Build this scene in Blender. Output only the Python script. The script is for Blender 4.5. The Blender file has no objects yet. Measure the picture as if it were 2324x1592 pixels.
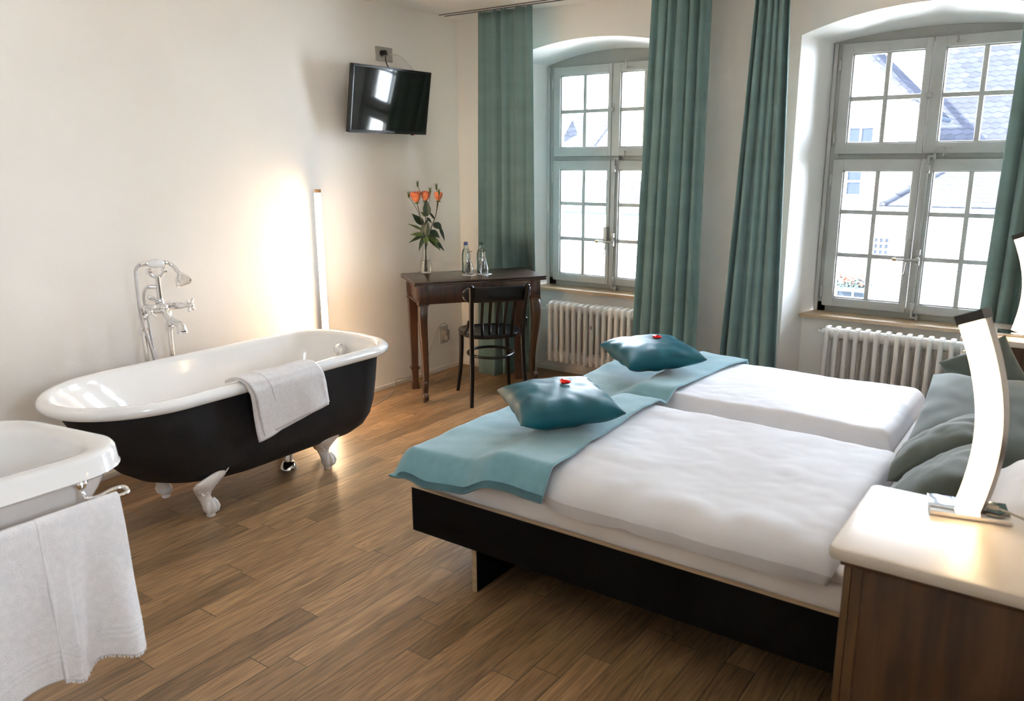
import bpy, bmesh, math, random
from mathutils import Vector, Matrix, noise

random.seed(7)
sc = bpy.context.scene
COL = sc.collection
PI = math.pi
R = math.radians

# ------------------------------------------------------------------ camera
cam_d = bpy.data.cameras.new('camera')
cam = bpy.data.objects.new('camera', cam_d)
COL.objects.link(cam)
sc.camera = cam
CAM = Vector((3.983, -4.876, 1.6))
YAW, PIT, ROL = -0.62180994, 0.23346646, -0.00550222
f_ = Vector((math.sin(YAW)*math.cos(PIT), math.cos(YAW)*math.cos(PIT), -math.sin(PIT)))
r_ = Vector((math.cos(YAW), -math.sin(YAW), 0))
u_ = r_.cross(f_)
r2 = math.cos(ROL)*r_ + math.sin(ROL)*u_
u2 = -math.sin(ROL)*r_ + math.cos(ROL)*u_
m = Matrix((r2, u2, -f_)).transposed().to_4x4()
m.translation = CAM
cam.matrix_world = m
cam_d.sensor_fit = 'HORIZONTAL'
cam_d.sensor_width = 36.0
cam_d.lens = 36.0*1819.09/2324.0
cam_d.clip_start = 0.05
cam_d.clip_end = 300
cam_d.dof.use_dof = True
cam_d.dof.focus_distance = 4.6
cam_d.dof.aperture_fstop = 5.0

# ------------------------------------------------------------------ light and exposure
sc.view_settings.view_transform = 'Standard'
sc.view_settings.look = 'None'
sc.view_settings.gamma = 1.0
sc.view_settings.use_curve_mapping = False
sc.view_settings.exposure = 0.65
world = bpy.data.worlds.new('sky')
sc.world = world
world.use_nodes = True
bg = world.node_tree.nodes['Background']
bg.inputs['Color'].default_value = (0.86, 0.97, 1.16, 1)
bg.inputs['Strength'].default_value = 35.0
sun_d = bpy.data.lights.new('sun', 'SUN')
sun_d.energy = 120.0
sun_d.angle = R(0.6)
sun_d.color = (1.0, 0.95, 0.87)
sun = bpy.data.objects.new('sun', sun_d)
COL.objects.link(sun)
sun.rotation_euler = Vector((0.66, 0.40, -0.62)).to_track_quat('-Z', 'Y').to_euler()
sun.location = (-8, -8, 12)
for px_, w_, py_, pz_, h_, rx_ in ((1.118, 1.10, 0.47, 1.46, 1.62, -90), (3.158, 1.10, 0.47, 1.46, 1.62, -90), (4.58, 0.6, -4.30, 1.62, 0.66, 90)):
    pd = bpy.data.lights.new('window_portal', 'AREA')
    pd.shape = 'RECTANGLE'
    pd.size, pd.size_y = w_, h_
    pd.cycles.is_portal = True
    po = bpy.data.objects.new('window_portal', pd)
    COL.objects.link(po)
    po.location = (px_, py_, pz_)
    po.rotation_euler = (R(rx_), 0, 0) if py_ > 0 else (0, R(90), 0)
    if py_ < 0:
        pd.size, pd.size_y = h_, w_
sc.cycles.use_denoising = True
sc.cycles.max_bounces = 10
sc.cycles.diffuse_bounces = 6
sc.cycles.glossy_bounces = 4
sc.cycles.transmission_bounces = 8
sc.cycles.transparent_max_bounces = 12
sc.cycles.sample_clamp_indirect = 12
sc.cycles.caustics_reflective = False
sc.cycles.caustics_refractive = False

# ------------------------------------------------------------------ mesh helpers
def nz(x, y=0.0, z=0.0):
    return noise.noise(Vector((x, y, z)))

class MB:
    def __init__(s):
        s.bm = bmesh.new()
    def _merge(s, t, mat=None):
        if mat is not None:
            bmesh.ops.transform(t, matrix=mat, verts=t.verts)
        me = bpy.data.meshes.new('tmp')
        t.to_mesh(me)
        t.free()
        s.bm.from_mesh(me)
        bpy.data.meshes.remove(me)
        return s
    def box(s, x0, x1, y0, y1, z0, z1, bev=0.0, seg=2, mat=None):
        t = bmesh.new()
        bmesh.ops.create_cube(t, size=1)
        for v in t.verts:
            v.co = Vector(((x0+x1)/2 + v.co.x*(x1-x0), (y0+y1)/2 + v.co.y*(y1-y0), (z0+z1)/2 + v.co.z*(z1-z0)))
        if bev > 0:
            bmesh.ops.bevel(t, geom=list(t.edges), offset=bev, segments=seg, profile=0.6, affect='EDGES')
        return s._merge(t, mat)
    def grid(s, fn, nu, nv, cu=False, cv=False, flip=False):
        bm = s.bm
        vs = [[bm.verts.new(fn(i/(nu if cu else nu-1), j/(nv if cv else nv-1))) for j in range(nv)] for i in range(nu)]
        for i in range(nu if cu else nu-1):
            for j in range(nv if cv else nv-1):
                q = [vs[i][j], vs[(i+1) % nu][j], vs[(i+1) % nu][(j+1) % nv], vs[i][(j+1) % nv]]
                if flip:
                    q.reverse()
                try:
                    bm.faces.new(q)
                except ValueError:
                    pass
        return vs
    def loft(s, rings, cap0=True, cap1=True, closed=True):
        bm = s.bm
        vs = [[bm.verts.new(p) for p in r] for r in rings]
        n = len(vs[0])
        for a, b in zip(vs, vs[1:]):
            for i in range(n if closed else n-1):
                bm.faces.new((a[i], a[(i+1) % n], b[(i+1) % n], b[i]))
        if cap0:
            bm.faces.new(list(reversed(vs[0])))
        if cap1:
            bm.faces.new(vs[-1])
        return s
    def tube(s, pts, r, seg=10, cap=True, flat=1.0, up=None, close=False):
        pts = [Vector(p) for p in pts]
        n = len(pts)
        rs = r if isinstance(r, (list, tuple)) else [r]*n
        tang = []
        for i in range(n):
            if close:
                a, b = pts[i-1], pts[(i+1) % n]
            else:
                a, b = pts[max(0, i-1)], pts[min(n-1, i+1)]
            d = (b-a)
            tang.append(d.normalized() if d.length > 1e-9 else Vector((0, 0, 1)))
        ref = Vector(up) if up else (Vector((0, 0, 1)) if abs(tang[0].z) < 0.9 else Vector((1, 0, 0)))
        nrm = (ref - tang[0]*ref.dot(tang[0])).normalized()
        rings = []
        for i in range(n):
            nrm = (nrm - tang[i]*nrm.dot(tang[i]))
            nrm = nrm.normalized() if nrm.length > 1e-9 else Vector((1, 0, 0))
            bn = tang[i].cross(nrm)
            rings.append([pts[i] + (nrm*math.cos(2*PI*k/seg) + bn*math.sin(2*PI*k/seg)*flat)*rs[i] for k in range(seg)])
        if close:
            rings.append(rings[0])
            s.loft(rings[:-1], False, False)
            bm = s.bm
            bm.verts.ensure_lookup_table()
            vs = list(bm.verts)[-seg*n:]
            a, b = vs[-seg:], vs[:seg]
            for k in range(seg):
                bm.faces.new((a[k], a[(k+1) % seg], b[(k+1) % seg], b[k]))
        else:
            s.loft(rings, cap, cap)
        return s
    def lathe(s, prof, c=(0, 0, 0), seg=24, mat=None):
        t = MB()
        rings = [[Vector((r*math.cos(2*PI*k/seg), r*math.sin(2*PI*k/seg), z)) for k in range(seg)] for r, z in prof]
        t.loft(rings, prof[0][0] > 1e-6, prof[-1][0] > 1e-6)
        bmesh.ops.remove_doubles(t.bm, verts=t.bm.verts, dist=1e-6)
        M = Matrix.Translation(Vector(c))
        if mat is not None:
            M = M @ mat.to_4x4()
        return s._merge(t.bm, M)
    def ell(s, c, rad, rot=None, seg=16):
        t = bmesh.new()
        bmesh.ops.create_uvsphere(t, u_segments=seg, v_segments=max(6, seg*2//3), radius=1)
        M = Matrix.Translation(Vector(c)) @ (rot.to_4x4() if rot else Matrix.Identity(4)) @ Matrix.Diagonal((rad[0], rad[1], rad[2], 1))
        return s._merge(t, M)
    def prism(s, poly, fn0, fn1):
        """poly: 2-D outline; fn0, fn1 map a 2-D point to the two end faces"""
        s.loft([[fn0(p) for p in poly], [fn1(p) for p in poly]])
        return s
    def noise_disp(s, amp, scale, seed=0.0):
        for v in s.bm.verts:
            v.co += Vector((nz(v.co.x*scale+seed, v.co.y*scale, v.co.z*scale), nz(v.co.y*scale, v.co.z*scale+seed, v.co.x*scale), nz(v.co.z*scale, v.co.x*scale, v.co.y*scale+seed)))*amp
        return s

def root_of(o):
    while o.parent:
        o = o.parent
    return o

def build(name, mb, mat, parent=None, smooth=True, ang=38, sub=0, solid=0.0, kind=None):
    bm = mb.bm
    bmesh.ops.recalc_face_normals(bm, faces=bm.faces)
    if parent is not None:
        rt = root_of(parent)
        M = Matrix.LocRotScale(rt.location, rt.rotation_euler, rt.scale)
        bmesh.ops.transform(bm, matrix=M.inverted(), verts=bm.verts)
    me = bpy.data.meshes.new(name)
    bm.to_mesh(me)
    bm.free()
    me.materials.append(mat)
    if smooth:
        for p in me.polygons:
            p.use_smooth = True
        me.set_sharp_from_angle(angle=R(ang))
    o = bpy.data.objects.new(name, me)
    COL.objects.link(o)
    if parent is not None:
        o.parent = parent
    if solid:
        md = o.modifiers.new('thickness', 'SOLIDIFY')
        md.thickness = solid
        md.offset = 0
    if sub:
        md = o.modifiers.new('smooth', 'SUBSURF')
        md.levels = sub
        md.render_levels = sub
    if kind:
        o['kind'] = kind
    return o

def tag(o, label, cat, group=None):
    o['label'] = label
    o['category'] = cat
    if group:
        o['group'] = group
    return o

def thing(name, label, cat, loc=(0, 0, 0), rz=0.0, group=None):
    o = bpy.data.objects.new(name, None)
    COL.objects.link(o)
    o.empty_display_size = 0.05
    o.location = loc
    o.rotation_euler = (0, 0, rz)
    return tag(o, label, cat, group)

def dup(root, loc, rz, label, group=None):
    c = root.copy()
    COL.objects.link(c)
    c.location = loc
    c.rotation_euler = (0, 0, rz)
    c['label'] = label
    if group:
        c['group'] = group
    for ch in list(root.children):
        d = ch.copy()
        COL.objects.link(d)
        d.parent = c
        for g in list(ch.children):
            e = g.copy()
            COL.objects.link(e)
            e.parent = d
    return c

def bez(p0, p1, p2, p3, n=16):
    out = []
    for i in range(n):
        t = i/(n-1)
        out.append(Vector(p0)*(1-t)**3 + Vector(p1)*3*t*(1-t)**2 + Vector(p2)*3*t*t*(1-t) + Vector(p3)*t**3)
    return out

def spline(pts, n=8):
    """Catmull-Rom through the points"""
    P = [Vector(p) for p in pts]
    P = [P[0]*2-P[1]] + P + [P[-1]*2-P[-2]]
    out = []
    for i in range(1, len(P)-2):
        for k in range(n):
            t = k/n
            a, b, c, d = P[i-1], P[i], P[i+1], P[i+2]
            out.append(0.5*((2*b) + (c-a)*t + (2*a-5*b+4*c-d)*t*t + (3*b-a-3*c+d)*t**3))
    out.append(P[-2])
    return out

def lerp(a, b, t):
    return a + (b-a)*t

def interp(xs, ys, x):
    if x <= xs[0]:
        return ys[0]
    for i in range(1, len(xs)):
        if x <= xs[i]:
            t = (x-xs[i-1])/(xs[i]-xs[i-1])
            t = t*t*(3-2*t)
            return lerp(ys[i-1], ys[i], t)
    return ys[-1]

# ------------------------------------------------------------------ materials
def new_mat(name):
    mt = bpy.data.materials.new(name)
    mt.use_nodes = True
    nt = mt.node_tree
    return mt, nt, nt.nodes['Principled BSDF']

def N(nt, t, **kw):
    n = nt.nodes.new(t)
    for k, v in kw.items():
        setattr(n, k, v)
    return n

def L(nt, a, b):
    nt.links.new(a, b)

def mat(name, col, rough=0.5, metal=0.0, var=0.06, nscale=6.0, bump=0.0, bscale=80.0, coat=0.0, sheen=0.0, spec=0.5, detail=4.0, stretch=None):
    mt, nt, b = new_mat(name)
    tc = N(nt, 'ShaderNodeTexCoord')
    src = tc.outputs['Object']
    if stretch:
        mp = N(nt, 'ShaderNodeMapping')
        mp.inputs['Scale'].default_value = stretch
        L(nt, src, mp.inputs['Vector'])
        src = mp.outputs['Vector']
    no = N(nt, 'ShaderNodeTexNoise')
    no.inputs['Scale'].default_value = nscale
    no.inputs['Detail'].default_value = detail
    L(nt, src, no.inputs['Vector'])
    rp = N(nt, 'ShaderNodeMapRange')
    rp.inputs['From Min'].default_value = 0.3
    rp.inputs['From Max'].default_value = 0.7
    rp.inputs['To Min'].default_value = 1-var
    rp.inputs['To Max'].default_value = 1+var
    L(nt, no.outputs['Fac'], rp.inputs['Value'])
    mx = N(nt, 'ShaderNodeVectorMath', operation='SCALE')
    mx.inputs[0].default_value = col
    L(nt, rp.outputs['Result'], mx.inputs['Scale'])
    L(nt, mx.outputs['Vector'], b.inputs['Base Color'])
    b.inputs['Roughness'].default_value = rough
    b.inputs['Metallic'].default_value = metal
    b.inputs['Specular IOR Level'].default_value = spec
    if coat:
        b.inputs['Coat Weight'].default_value = coat
        b.inputs['Coat Roughness'].default_value = 0.05
    if sheen:
        b.inputs['Sheen Weight'].default_value = sheen
        b.inputs['Sheen Roughness'].default_value = 0.5
    if bump:
        n2 = N(nt, 'ShaderNodeTexNoise')
        n2.inputs['Scale'].default_value = bscale
        n2.inputs['Detail'].default_value = 3
        L(nt, src, n2.inputs['Vector'])
        bp = N(nt, 'ShaderNodeBump')
        bp.inputs['Strength'].default_value = bump
        bp.inputs['Distance'].default_value = 0.01
        L(nt, n2.outputs['Fac'], bp.inputs['Height'])
        L(nt, bp.outputs['Normal'], b.inputs['Normal'])
    return mt

def emit(name, col, strength):
    mt, nt, b = new_mat(name)
    nt.nodes.remove(b)
    e = N(nt, 'ShaderNodeEmission')
    e.inputs['Color'].default_value = (*col, 1)
    e.inputs['Strength'].default_value = strength
    L(nt, e.outputs['Emission'], nt.nodes['Material Output'].inputs['Surface'])
    return mt

def thin_glass(name, tint=(0.97, 0.99, 0.99)):
    mt, nt, b = new_mat(name)
    nt.nodes.remove(b)
    tr = N(nt, 'ShaderNodeBsdfTransparent')
    tr.inputs['Color'].default_value = (*tint, 1)
    gl = N(nt, 'ShaderNodeBsdfGlossy')
    gl.inputs['Roughness'].default_value = 0.01
    fr = N(nt, 'ShaderNodeFresnel')
    fr.inputs['IOR'].default_value = 1.35
    mx = N(nt, 'ShaderNodeMixShader')
    L(nt, fr.outputs['Fac'], mx.inputs['Fac'])
    L(nt, tr.outputs['BSDF'], mx.inputs[1])
    L(nt, gl.outputs['BSDF'], mx.inputs[2])
    L(nt, mx.outputs['Shader'], nt.nodes['Material Output'].inputs['Surface'])
    return mt

def solid_glass(name, col=(1, 1, 1), ior=1.45, rough=0.0):
    mt, nt, b = new_mat(name)
    b.inputs['Base Color'].default_value = (*col, 1)
    b.inputs['Roughness'].default_value = rough
    b.inputs['Transmission Weight'].default_value = 1.0
    b.inputs['IOR'].default_value = ior
    return mt

def wood_mat(name, c0, c1, axis='z', rough=0.35, coat=0.0, scale=1.0):
    mt, nt, b = new_mat(name)
    tc = N(nt, 'ShaderNodeTexCoord')
    mp = N(nt, 'ShaderNodeMapping')
    s = {'x': (1.2, 14, 14), 'y': (14, 1.2, 14), 'z': (14, 14, 1.2)}[axis]
    mp.inputs['Scale'].default_value = tuple(v*scale for v in s)
    L(nt, tc.outputs['Object'], mp.inputs['Vector'])
    no = N(nt, 'ShaderNodeTexNoise')
    no.inputs['Scale'].default_value = 2.2
    no.inputs['Detail'].default_value = 6
    no.inputs['Distortion'].default_value = 0.6
    L(nt, mp.outputs['Vector'], no.inputs['Vector'])
    rp = N(nt, 'ShaderNodeValToRGB')
    rp.color_ramp.elements[0].position = 0.32
    rp.color_ramp.elements[1].position = 0.68
    rp.color_ramp.elements[0].color = (*c0, 1)
    rp.color_ramp.elements[1].color = (*c1, 1)
    L(nt, no.outputs['Fac'], rp.inputs['Fac'])
    L(nt, rp.outputs['Color'], b.inputs['Base Color'])
    b.inputs['Roughness'].default_value = rough
    if coat:
        b.inputs['Coat Weight'].default_value = coat
        b.inputs['Coat Roughness'].default_value = 0.12
    return mt

def floor_mat():
    mt, nt, b = new_mat('oak_planks')
    tc = N(nt, 'ShaderNodeTexCoord')
    sp = N(nt, 'ShaderNodeSeparateXYZ')
    L(nt, tc.outputs['Object'], sp.inputs['Vector'])
    def M(op, a, b_=None, c=None):
        n = N(nt, 'ShaderNodeMath', operation=op)
        for i, v in enumerate((a, b_, c)):
            if v is None:
                continue
            if isinstance(v, (int, float)):
                n.inputs[i].default_value = v
            else:
                L(nt, v, n.inputs[i])
        return n.outputs[0]
    W = 0.1
    xr = M('DIVIDE', M('ADD', sp.outputs['X'], 0.0), W)
    row = M('FLOOR', xr)
    fx = M('FRACT', xr)
    wn = N(nt, 'ShaderNodeTexWhiteNoise', noise_dimensions='1D')
    L(nt, row, wn.inputs['W'])
    ln = M('MULTIPLY_ADD', wn.outputs['Value'], 0.5, 0.75)
    wn2 = N(nt, 'ShaderNodeTexWhiteNoise', noise_dimensions='1D')
    L(nt, M('ADD', row, 37.3), wn2.inputs['W'])
    yy = M('DIVIDE', M('ADD', sp.outputs['Y'], M('MULTIPLY', wn2.outputs['Value'], 3.0)), ln)
    idx = M('FLOOR', yy)
    fy = M('FRACT', yy)
    cv = N(nt, 'ShaderNodeCombineXYZ')
    L(nt, row, cv.inputs['X'])
    L(nt, idx, cv.inputs['Y'])
    w3 = N(nt, 'ShaderNodeTexWhiteNoise', noise_dimensions='2D')
    L(nt, cv.outputs['Vector'], w3.inputs['Vector'])
    # grain
    off = N(nt, 'ShaderNodeVectorMath', operation='MULTIPLY_ADD')
    L(nt, w3.outputs['Color'], off.inputs[0])
    off.inputs[1].default_value = (17, 23, 9)
    L(nt, tc.outputs['Object'], off.inputs[2])
    mp = N(nt, 'ShaderNodeMapping')
    mp.inputs['Scale'].default_value = (9, 0.8, 1)
    L(nt, off.outputs['Vector'], mp.inputs['Vector'])
    n1 = N(nt, 'ShaderNodeTexNoise')
    n1.inputs['Scale'].default_value = 1.6
    n1.inputs['Detail'].default_value = 3
    n1.inputs['Distortion'].default_value = 0.5
    L(nt, mp.outputs['Vector'], n1.inputs['Vector'])
    rings = M('FRACT', M('MULTIPLY', n1.outputs['Fac'], 9.0))
    rings = M('ABSOLUTE', M('SUBTRACT', rings, 0.5))
    mp2 = N(nt, 'ShaderNodeMapping')
    mp2.inputs['Scale'].default_value = (170, 5, 1)
    L(nt, off.outputs['Vector'], mp2.inputs['Vector'])
    n2 = N(nt, 'ShaderNodeTexNoise')
    n2.inputs['Scale'].default_value = 1.0
    n2.inputs['Detail'].default_value = 3
    L(nt, mp2.outputs['Vector'], n2.inputs['Vector'])
    g = M('ADD', M('MULTIPLY', rings, 0.55), M('MULTIPLY', n2.outputs['Fac'], 0.75))
    rp = N(nt, 'ShaderNodeValToRGB')
    rp.color_ramp.elements[0].position = 0.22
    rp.color_ramp.elements[1].position = 0.82
    rp.color_ramp.elements[0].color = (0.125, 0.067, 0.029, 1)
    rp.color_ramp.elements[1].color = (0.385, 0.228, 0.108, 1)
    L(nt, g, rp.inputs['Fac'])
    tone = M('MULTIPLY_ADD', w3.outputs['Value'], 0.6, 0.72)
    sc1 = N(nt, 'ShaderNodeVectorMath', operation='SCALE')
    L(nt, rp.outputs['Color'], sc1.inputs[0])
    L(nt, tone, sc1.inputs['Scale'])
    # joints
    ex = M('MINIMUM', fx, M('SUBTRACT', 1.0, fx))
    ey = M('MULTIPLY', M('MINIMUM', fy, M('SUBTRACT', 1.0, fy)), 9.0)
    e = M('MINIMUM', ex, ey)
    jr = N(nt, 'ShaderNodeMapRange')
    jr.inputs['From Min'].default_value = 0.008
    jr.inputs['From Max'].default_value = 0.022
    jr.inputs['To Min'].default_value = 0.28
    jr.inputs['To Max'].default_value = 1.0
    L(nt, e, jr.inputs['Value'])
    sc2 = N(nt, 'ShaderNodeVectorMath', operation='SCALE')
    L(nt, sc1.outputs['Vector'], sc2.inputs[0])
    L(nt, jr.outputs['Result'], sc2.inputs['Scale'])
    L(nt, sc2.outputs['Vector'], b.inputs['Base Color'])
    b.inputs['Roughness'].default_value = 0.38
    b.inputs['Specular IOR Level'].default_value = 0.55
    bp = N(nt, 'ShaderNodeBump')
    bp.inputs['Strength'].default_value = 0.35
    bp.inputs['Distance'].default_value = 0.002
    L(nt, M('ADD', M('MULTIPLY', jr.outputs['Result'], 1.0), M('MULTIPLY', g, 0.25)), bp.inputs['Height'])
    L(nt, bp.outputs['Normal'], b.inputs['Normal'])
    return mt

def roof_mat(name, base, w=0.34, h=0.24):
    """fish-scale tiles in the object's own X (along the eave) and Z (up the slope)"""
    mt, nt, b = new_mat(name)
    tc = N(nt, 'ShaderNodeTexCoord')
    sp = N(nt, 'ShaderNodeSeparateXYZ')
    L(nt, tc.outputs['Object'], sp.inputs['Vector'])
    def M(op, a, b_=None, c=None):
        n = N(nt, 'ShaderNodeMath', operation=op)
        for i, v in enumerate((a, b_, c)):
            if v is None:
                continue
            if isinstance(v, (int, float)):
                n.inputs[i].default_value = v
            else:
                L(nt, v, n.inputs[i])
        return n.outputs[0]
    # rows whose lower edge is a zigzag: shift z by a triangle wave in x
    u = M('DIVIDE', sp.outputs['X'], w)
    zr = M('DIVIDE', sp.outputs['Z'], h)
    rowa = M('FLOOR', zr)
    par = M('MULTIPLY', M('MODULO', rowa, 2.0), 0.5)
    tri = M('ABSOLUTE', M('SUBTRACT', M('FRACT', M('ADD', u, par)), 0.5))
    z2 = M('SUBTRACT', zr, M('MULTIPLY', tri, 0.7))
    row = M('FLOOR', z2)
    fz = M('FRACT', z2)
    cv = N(nt, 'ShaderNodeCombineXYZ')
    L(nt, M('FLOOR', M('ADD', u, M('MULTIPLY', M('MODULO', row, 2.0), 0.5))), cv.inputs['X'])
    L(nt, row, cv.inputs['Y'])
    wn = N(nt, 'ShaderNodeTexWhiteNoise', noise_dimensions='2D')
    L(nt, cv.outputs['Vector'], wn.inputs['Vector'])
    sh = N(nt, 'ShaderNodeMapRange')
    sh.inputs['From Min'].default_value = 0.0
    sh.inputs['From Max'].default_value = 0.16
    sh.inputs['To Min'].default_value = 0.45
    sh.inputs['To Max'].default_value = 1.0
    L(nt, M('MINIMUM', fz, M('MULTIPLY', M('SUBTRACT', 1.0, fz), 4.0)), sh.inputs['Value'])
    tone = M('MULTIPLY', sh.outputs['Result'], M('MULTIPLY_ADD', wn.outputs['Value'], 0.3, 0.85))
    s1 = N(nt, 'ShaderNodeVectorMath', operation='SCALE')
    s1.inputs[0].default_value = base
    L(nt, tone, s1.inputs['Scale'])
    L(nt, s1.outputs['Vector'], b.inputs['Base Color'])
    b.inputs['Roughness'].default_value = 0.9
    b.inputs['Specular IOR Level'].default_value = 0.0
    bp = N(nt, 'ShaderNodeBump')
    bp.inputs['Strength'].default_value = 0.8
    bp.inputs['Distance'].default_value = 0.04
    L(nt, M('SUBTRACT', 1.0, fz), bp.inputs['Height'])
    L(nt, bp.outputs['Normal'], b.inputs['Normal'])
    return mt

M_wall = mat('cream_plaster', (0.86, 0.815, 0.75), 0.62, var=0.02, nscale=2.0, bump=0.05, bscale=60)
M_backwall = mat('cream_back_wall', (0.74, 0.70, 0.63), 0.7, var=0.03)
M_reveal = mat('white_plaster', (0.88, 0.87, 0.84), 0.45, var=0.02, nscale=2.0, bump=0.03, bscale=50)
M_ceil = mat('ceiling_paint', (0.87, 0.835, 0.785), 0.7, var=0.015, nscale=1.5)
M_base = mat('skirting_paint', (0.80, 0.74, 0.66), 0.4, var=0.02)
M_floor = floor_mat()
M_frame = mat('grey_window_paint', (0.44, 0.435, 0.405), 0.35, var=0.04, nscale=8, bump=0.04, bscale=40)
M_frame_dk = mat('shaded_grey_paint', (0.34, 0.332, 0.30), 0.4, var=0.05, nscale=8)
M_pane = thin_glass('window_glass')
M_sill = wood_mat('oak_sill', (0.36, 0.24, 0.13), (0.52, 0.37, 0.22), 'x', 0.35, 0.3)
M_iron = mat('painted_iron', (0.42, 0.41, 0.38), 0.35, 0.3)
M_brass = mat('worn_brass', (0.45, 0.33, 0.16), 0.3, 0.9)
M_rad = mat('radiator_enamel', (0.80, 0.765, 0.72), 0.35, var=0.02)
M_curt = mat('teal_curtain_cloth', (0.155, 0.245, 0.240), 0.9, var=0.10, nscale=1.5, bump=0.12, bscale=700, sheen=0.25, spec=0.15, stretch=(1, 1, 6))
M_chrome = mat('chrome', (0.82, 0.82, 0.83), 0.07, 1.0, var=0.01)
M_hose = mat('hose_steel', (0.62, 0.60, 0.60), 0.25, 1.0, bump=0.6, bscale=300)
M_enamel = mat('white_enamel', (0.86, 0.85, 0.835), 0.12, var=0.01, coat=0.6)
M_tubblack = mat('black_cast_iron', (0.0085, 0.0082, 0.0085), 0.6, var=0.35, nscale=9, bump=0.12, bscale=60, spec=0.3)
M_claw = mat('white_foot_paint', (0.80, 0.755, 0.71), 0.3, var=0.03)
M_ceramic = mat('sink_ceramic', (0.78, 0.755, 0.725), 0.10, var=0.01, coat=0.3)
M_towel = mat('white_terry', (0.80, 0.765, 0.755), 0.95, var=0.05, nscale=60, bump=0.5, bscale=420, sheen=0.4, spec=0.1)
M_blackwood = mat('black_lacquer', (0.0045, 0.0043, 0.005), 0.3, var=0.2, nscale=12, coat=0.15, spec=0.35)
M_mahog = wood_mat('mahogany', (0.022, 0.008, 0.0034), (0.068, 0.025, 0.0095), 'z', 0.3, 0.4)
M_mahogtop = wood_mat('mahogany_top', (0.016, 0.008, 0.0045), (0.046, 0.023, 0.012), 'x', 0.3, 0.35)
M_tv = mat('tv_plastic', (0.008, 0.008, 0.0085), 0.3, var=0.02)
M_screen = mat('tv_glass', (0.0035, 0.0035, 0.004), 0.05, var=0.01, spec=0.75)
M_logo = mat('silver_print', (0.5, 0.5, 0.5), 0.3, 0.6)
M_led = emit('standby_led', (1.0, 0.05, 0.02), 3.0)
M_plate = mat('socket_plastic', (0.40, 0.38, 0.345), 0.4, var=0.02)
M_plate_dk = mat('socket_recess', (0.16, 0.15, 0.14), 0.4)
M_rubber = mat('black_rubber', (0.012, 0.012, 0.012), 0.5)
M_coax = mat('white_cable', (0.62, 0.58, 0.52), 0.4)
M_clearcable = mat('clear_cable', (0.34, 0.31, 0.27), 0.25)
M_strip = emit('strip_led', (1.0, 0.70, 0.42), 40.0)
M_alu = mat('brushed_aluminium', (0.55, 0.50, 0.44), 0.35, 0.9)
M_lamp = emit('lamp_led', (1.0, 0.70, 0.38), 15.0)
M_lampbody = mat('satin_nickel', (0.40, 0.365, 0.33), 0.3, 1.0)
M_lampcap = mat('dark_nickel', (0.05, 0.045, 0.042), 0.25, 0.8)
M_bedblack = mat('black_laminate', (0.0040, 0.0036, 0.0033), 0.7, var=0.1, spec=0.08)
M_ply = wood_mat('plywood_edge', (0.34, 0.235, 0.13), (0.46, 0.33, 0.20), 'x', 0.5)
M_sheet = mat('white_sheet', (0.80, 0.745, 0.715), 0.85, var=0.02, nscale=10, bump=0.05, bscale=300)
M_duvet = mat('white_duvet', (0.73, 0.72, 0.745), 0.8, var=0.02, nscale=6, bump=0.06, bscale=200)
M_blanket = mat('teal_fleece', (0.165, 0.330, 0.375), 0.95, var=0.07, nscale=25, bump=0.25, bscale=500, sheen=0.5, spec=0.1)
M_stitch = mat('dark_stitching', (0.04, 0.10, 0.115), 0.9)
M_satin = mat('teal_satin', (0.006, 0.075, 0.100), 0.46, var=0.05, nscale=4, spec=0.2)
M_sage = mat('sage_cotton', (0.078, 0.095, 0.080), 0.85, var=0.05, nscale=6, bump=0.08, bscale=200, sheen=0.2)
M_foil = mat('red_foil', (0.62, 0.022, 0.02), 0.18, 0.85, bump=0.5, bscale=120)
M_cabinet = wood_mat('walnut_veneer', (0.028, 0.0105, 0.0028), (0.072, 0.030, 0.008), 'z', 0.45)
M_stile = wood_mat('walnut_stile', (0.05, 0.022, 0.006), (0.10, 0.048, 0.014), 'z', 0.4)
M_stone = mat('cream_stone_top', (0.50, 0.44, 0.37), 0.36, var=0.07, nscale=3.5)
M_glassv = solid_glass('vase_glass', (0.97, 0.99, 0.98))
M_glassb = solid_glass('bottle_glass', (0.90, 0.97, 0.96))
M_water = solid_glass('water', (0.97, 0.99, 0.96), 1.33)
M_capb = mat('blue_cap', (0.010, 0.028, 0.17), 0.35)
M_capg = mat('green_cap', (0.006, 0.055, 0.028), 0.35)
M_print = mat('white_print', (0.80, 0.80, 0.80), 0.5)
M_paper = mat('white_paper', (0.82, 0.82, 0.84), 0.8)
M_petal = mat('orange_petal', (0.68, 0.19, 0.07), 0.55, var=0.25, nscale=35, sheen=0.2)
M_petal2 = mat('red_petal_edge', (0.50, 0.055, 0.04), 0.55, var=0.25, nscale=35, sheen=0.2)
M_leaf = mat('rose_leaf', (0.018, 0.040, 0.020), 0.4, var=0.4, nscale=25)
M_leafl = mat('young_leaf', (0.085, 0.125, 0.030), 0.45, var=0.3, nscale=25)
M_stem = mat('rose_stem', (0.060, 0.045, 0.022), 0.5, var=0.3, nscale=30)
M_facade = mat('white_render', (0.86, 0.85, 0.82), 0.8, var=0.02, nscale=0.5)
M_roof = roof_mat('slate_scale_tiles', (0.0105, 0.0112, 0.0146))
M_roof2 = roof_mat('pale_scale_tiles', (0.0150, 0.0155, 0.0185), 0.36, 0.26)
M_gutter = mat('zinc_gutter', (0.014, 0.017, 0.023), 0.8, spec=0.0)
M_dkpane = mat('far_window_pane', (0.009, 0.011, 0.015), 0.9, spec=0.0)
M_shut = mat('blue_grey_shutter', (0.017, 0.021, 0.025), 0.9, spec=0.0)
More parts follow.
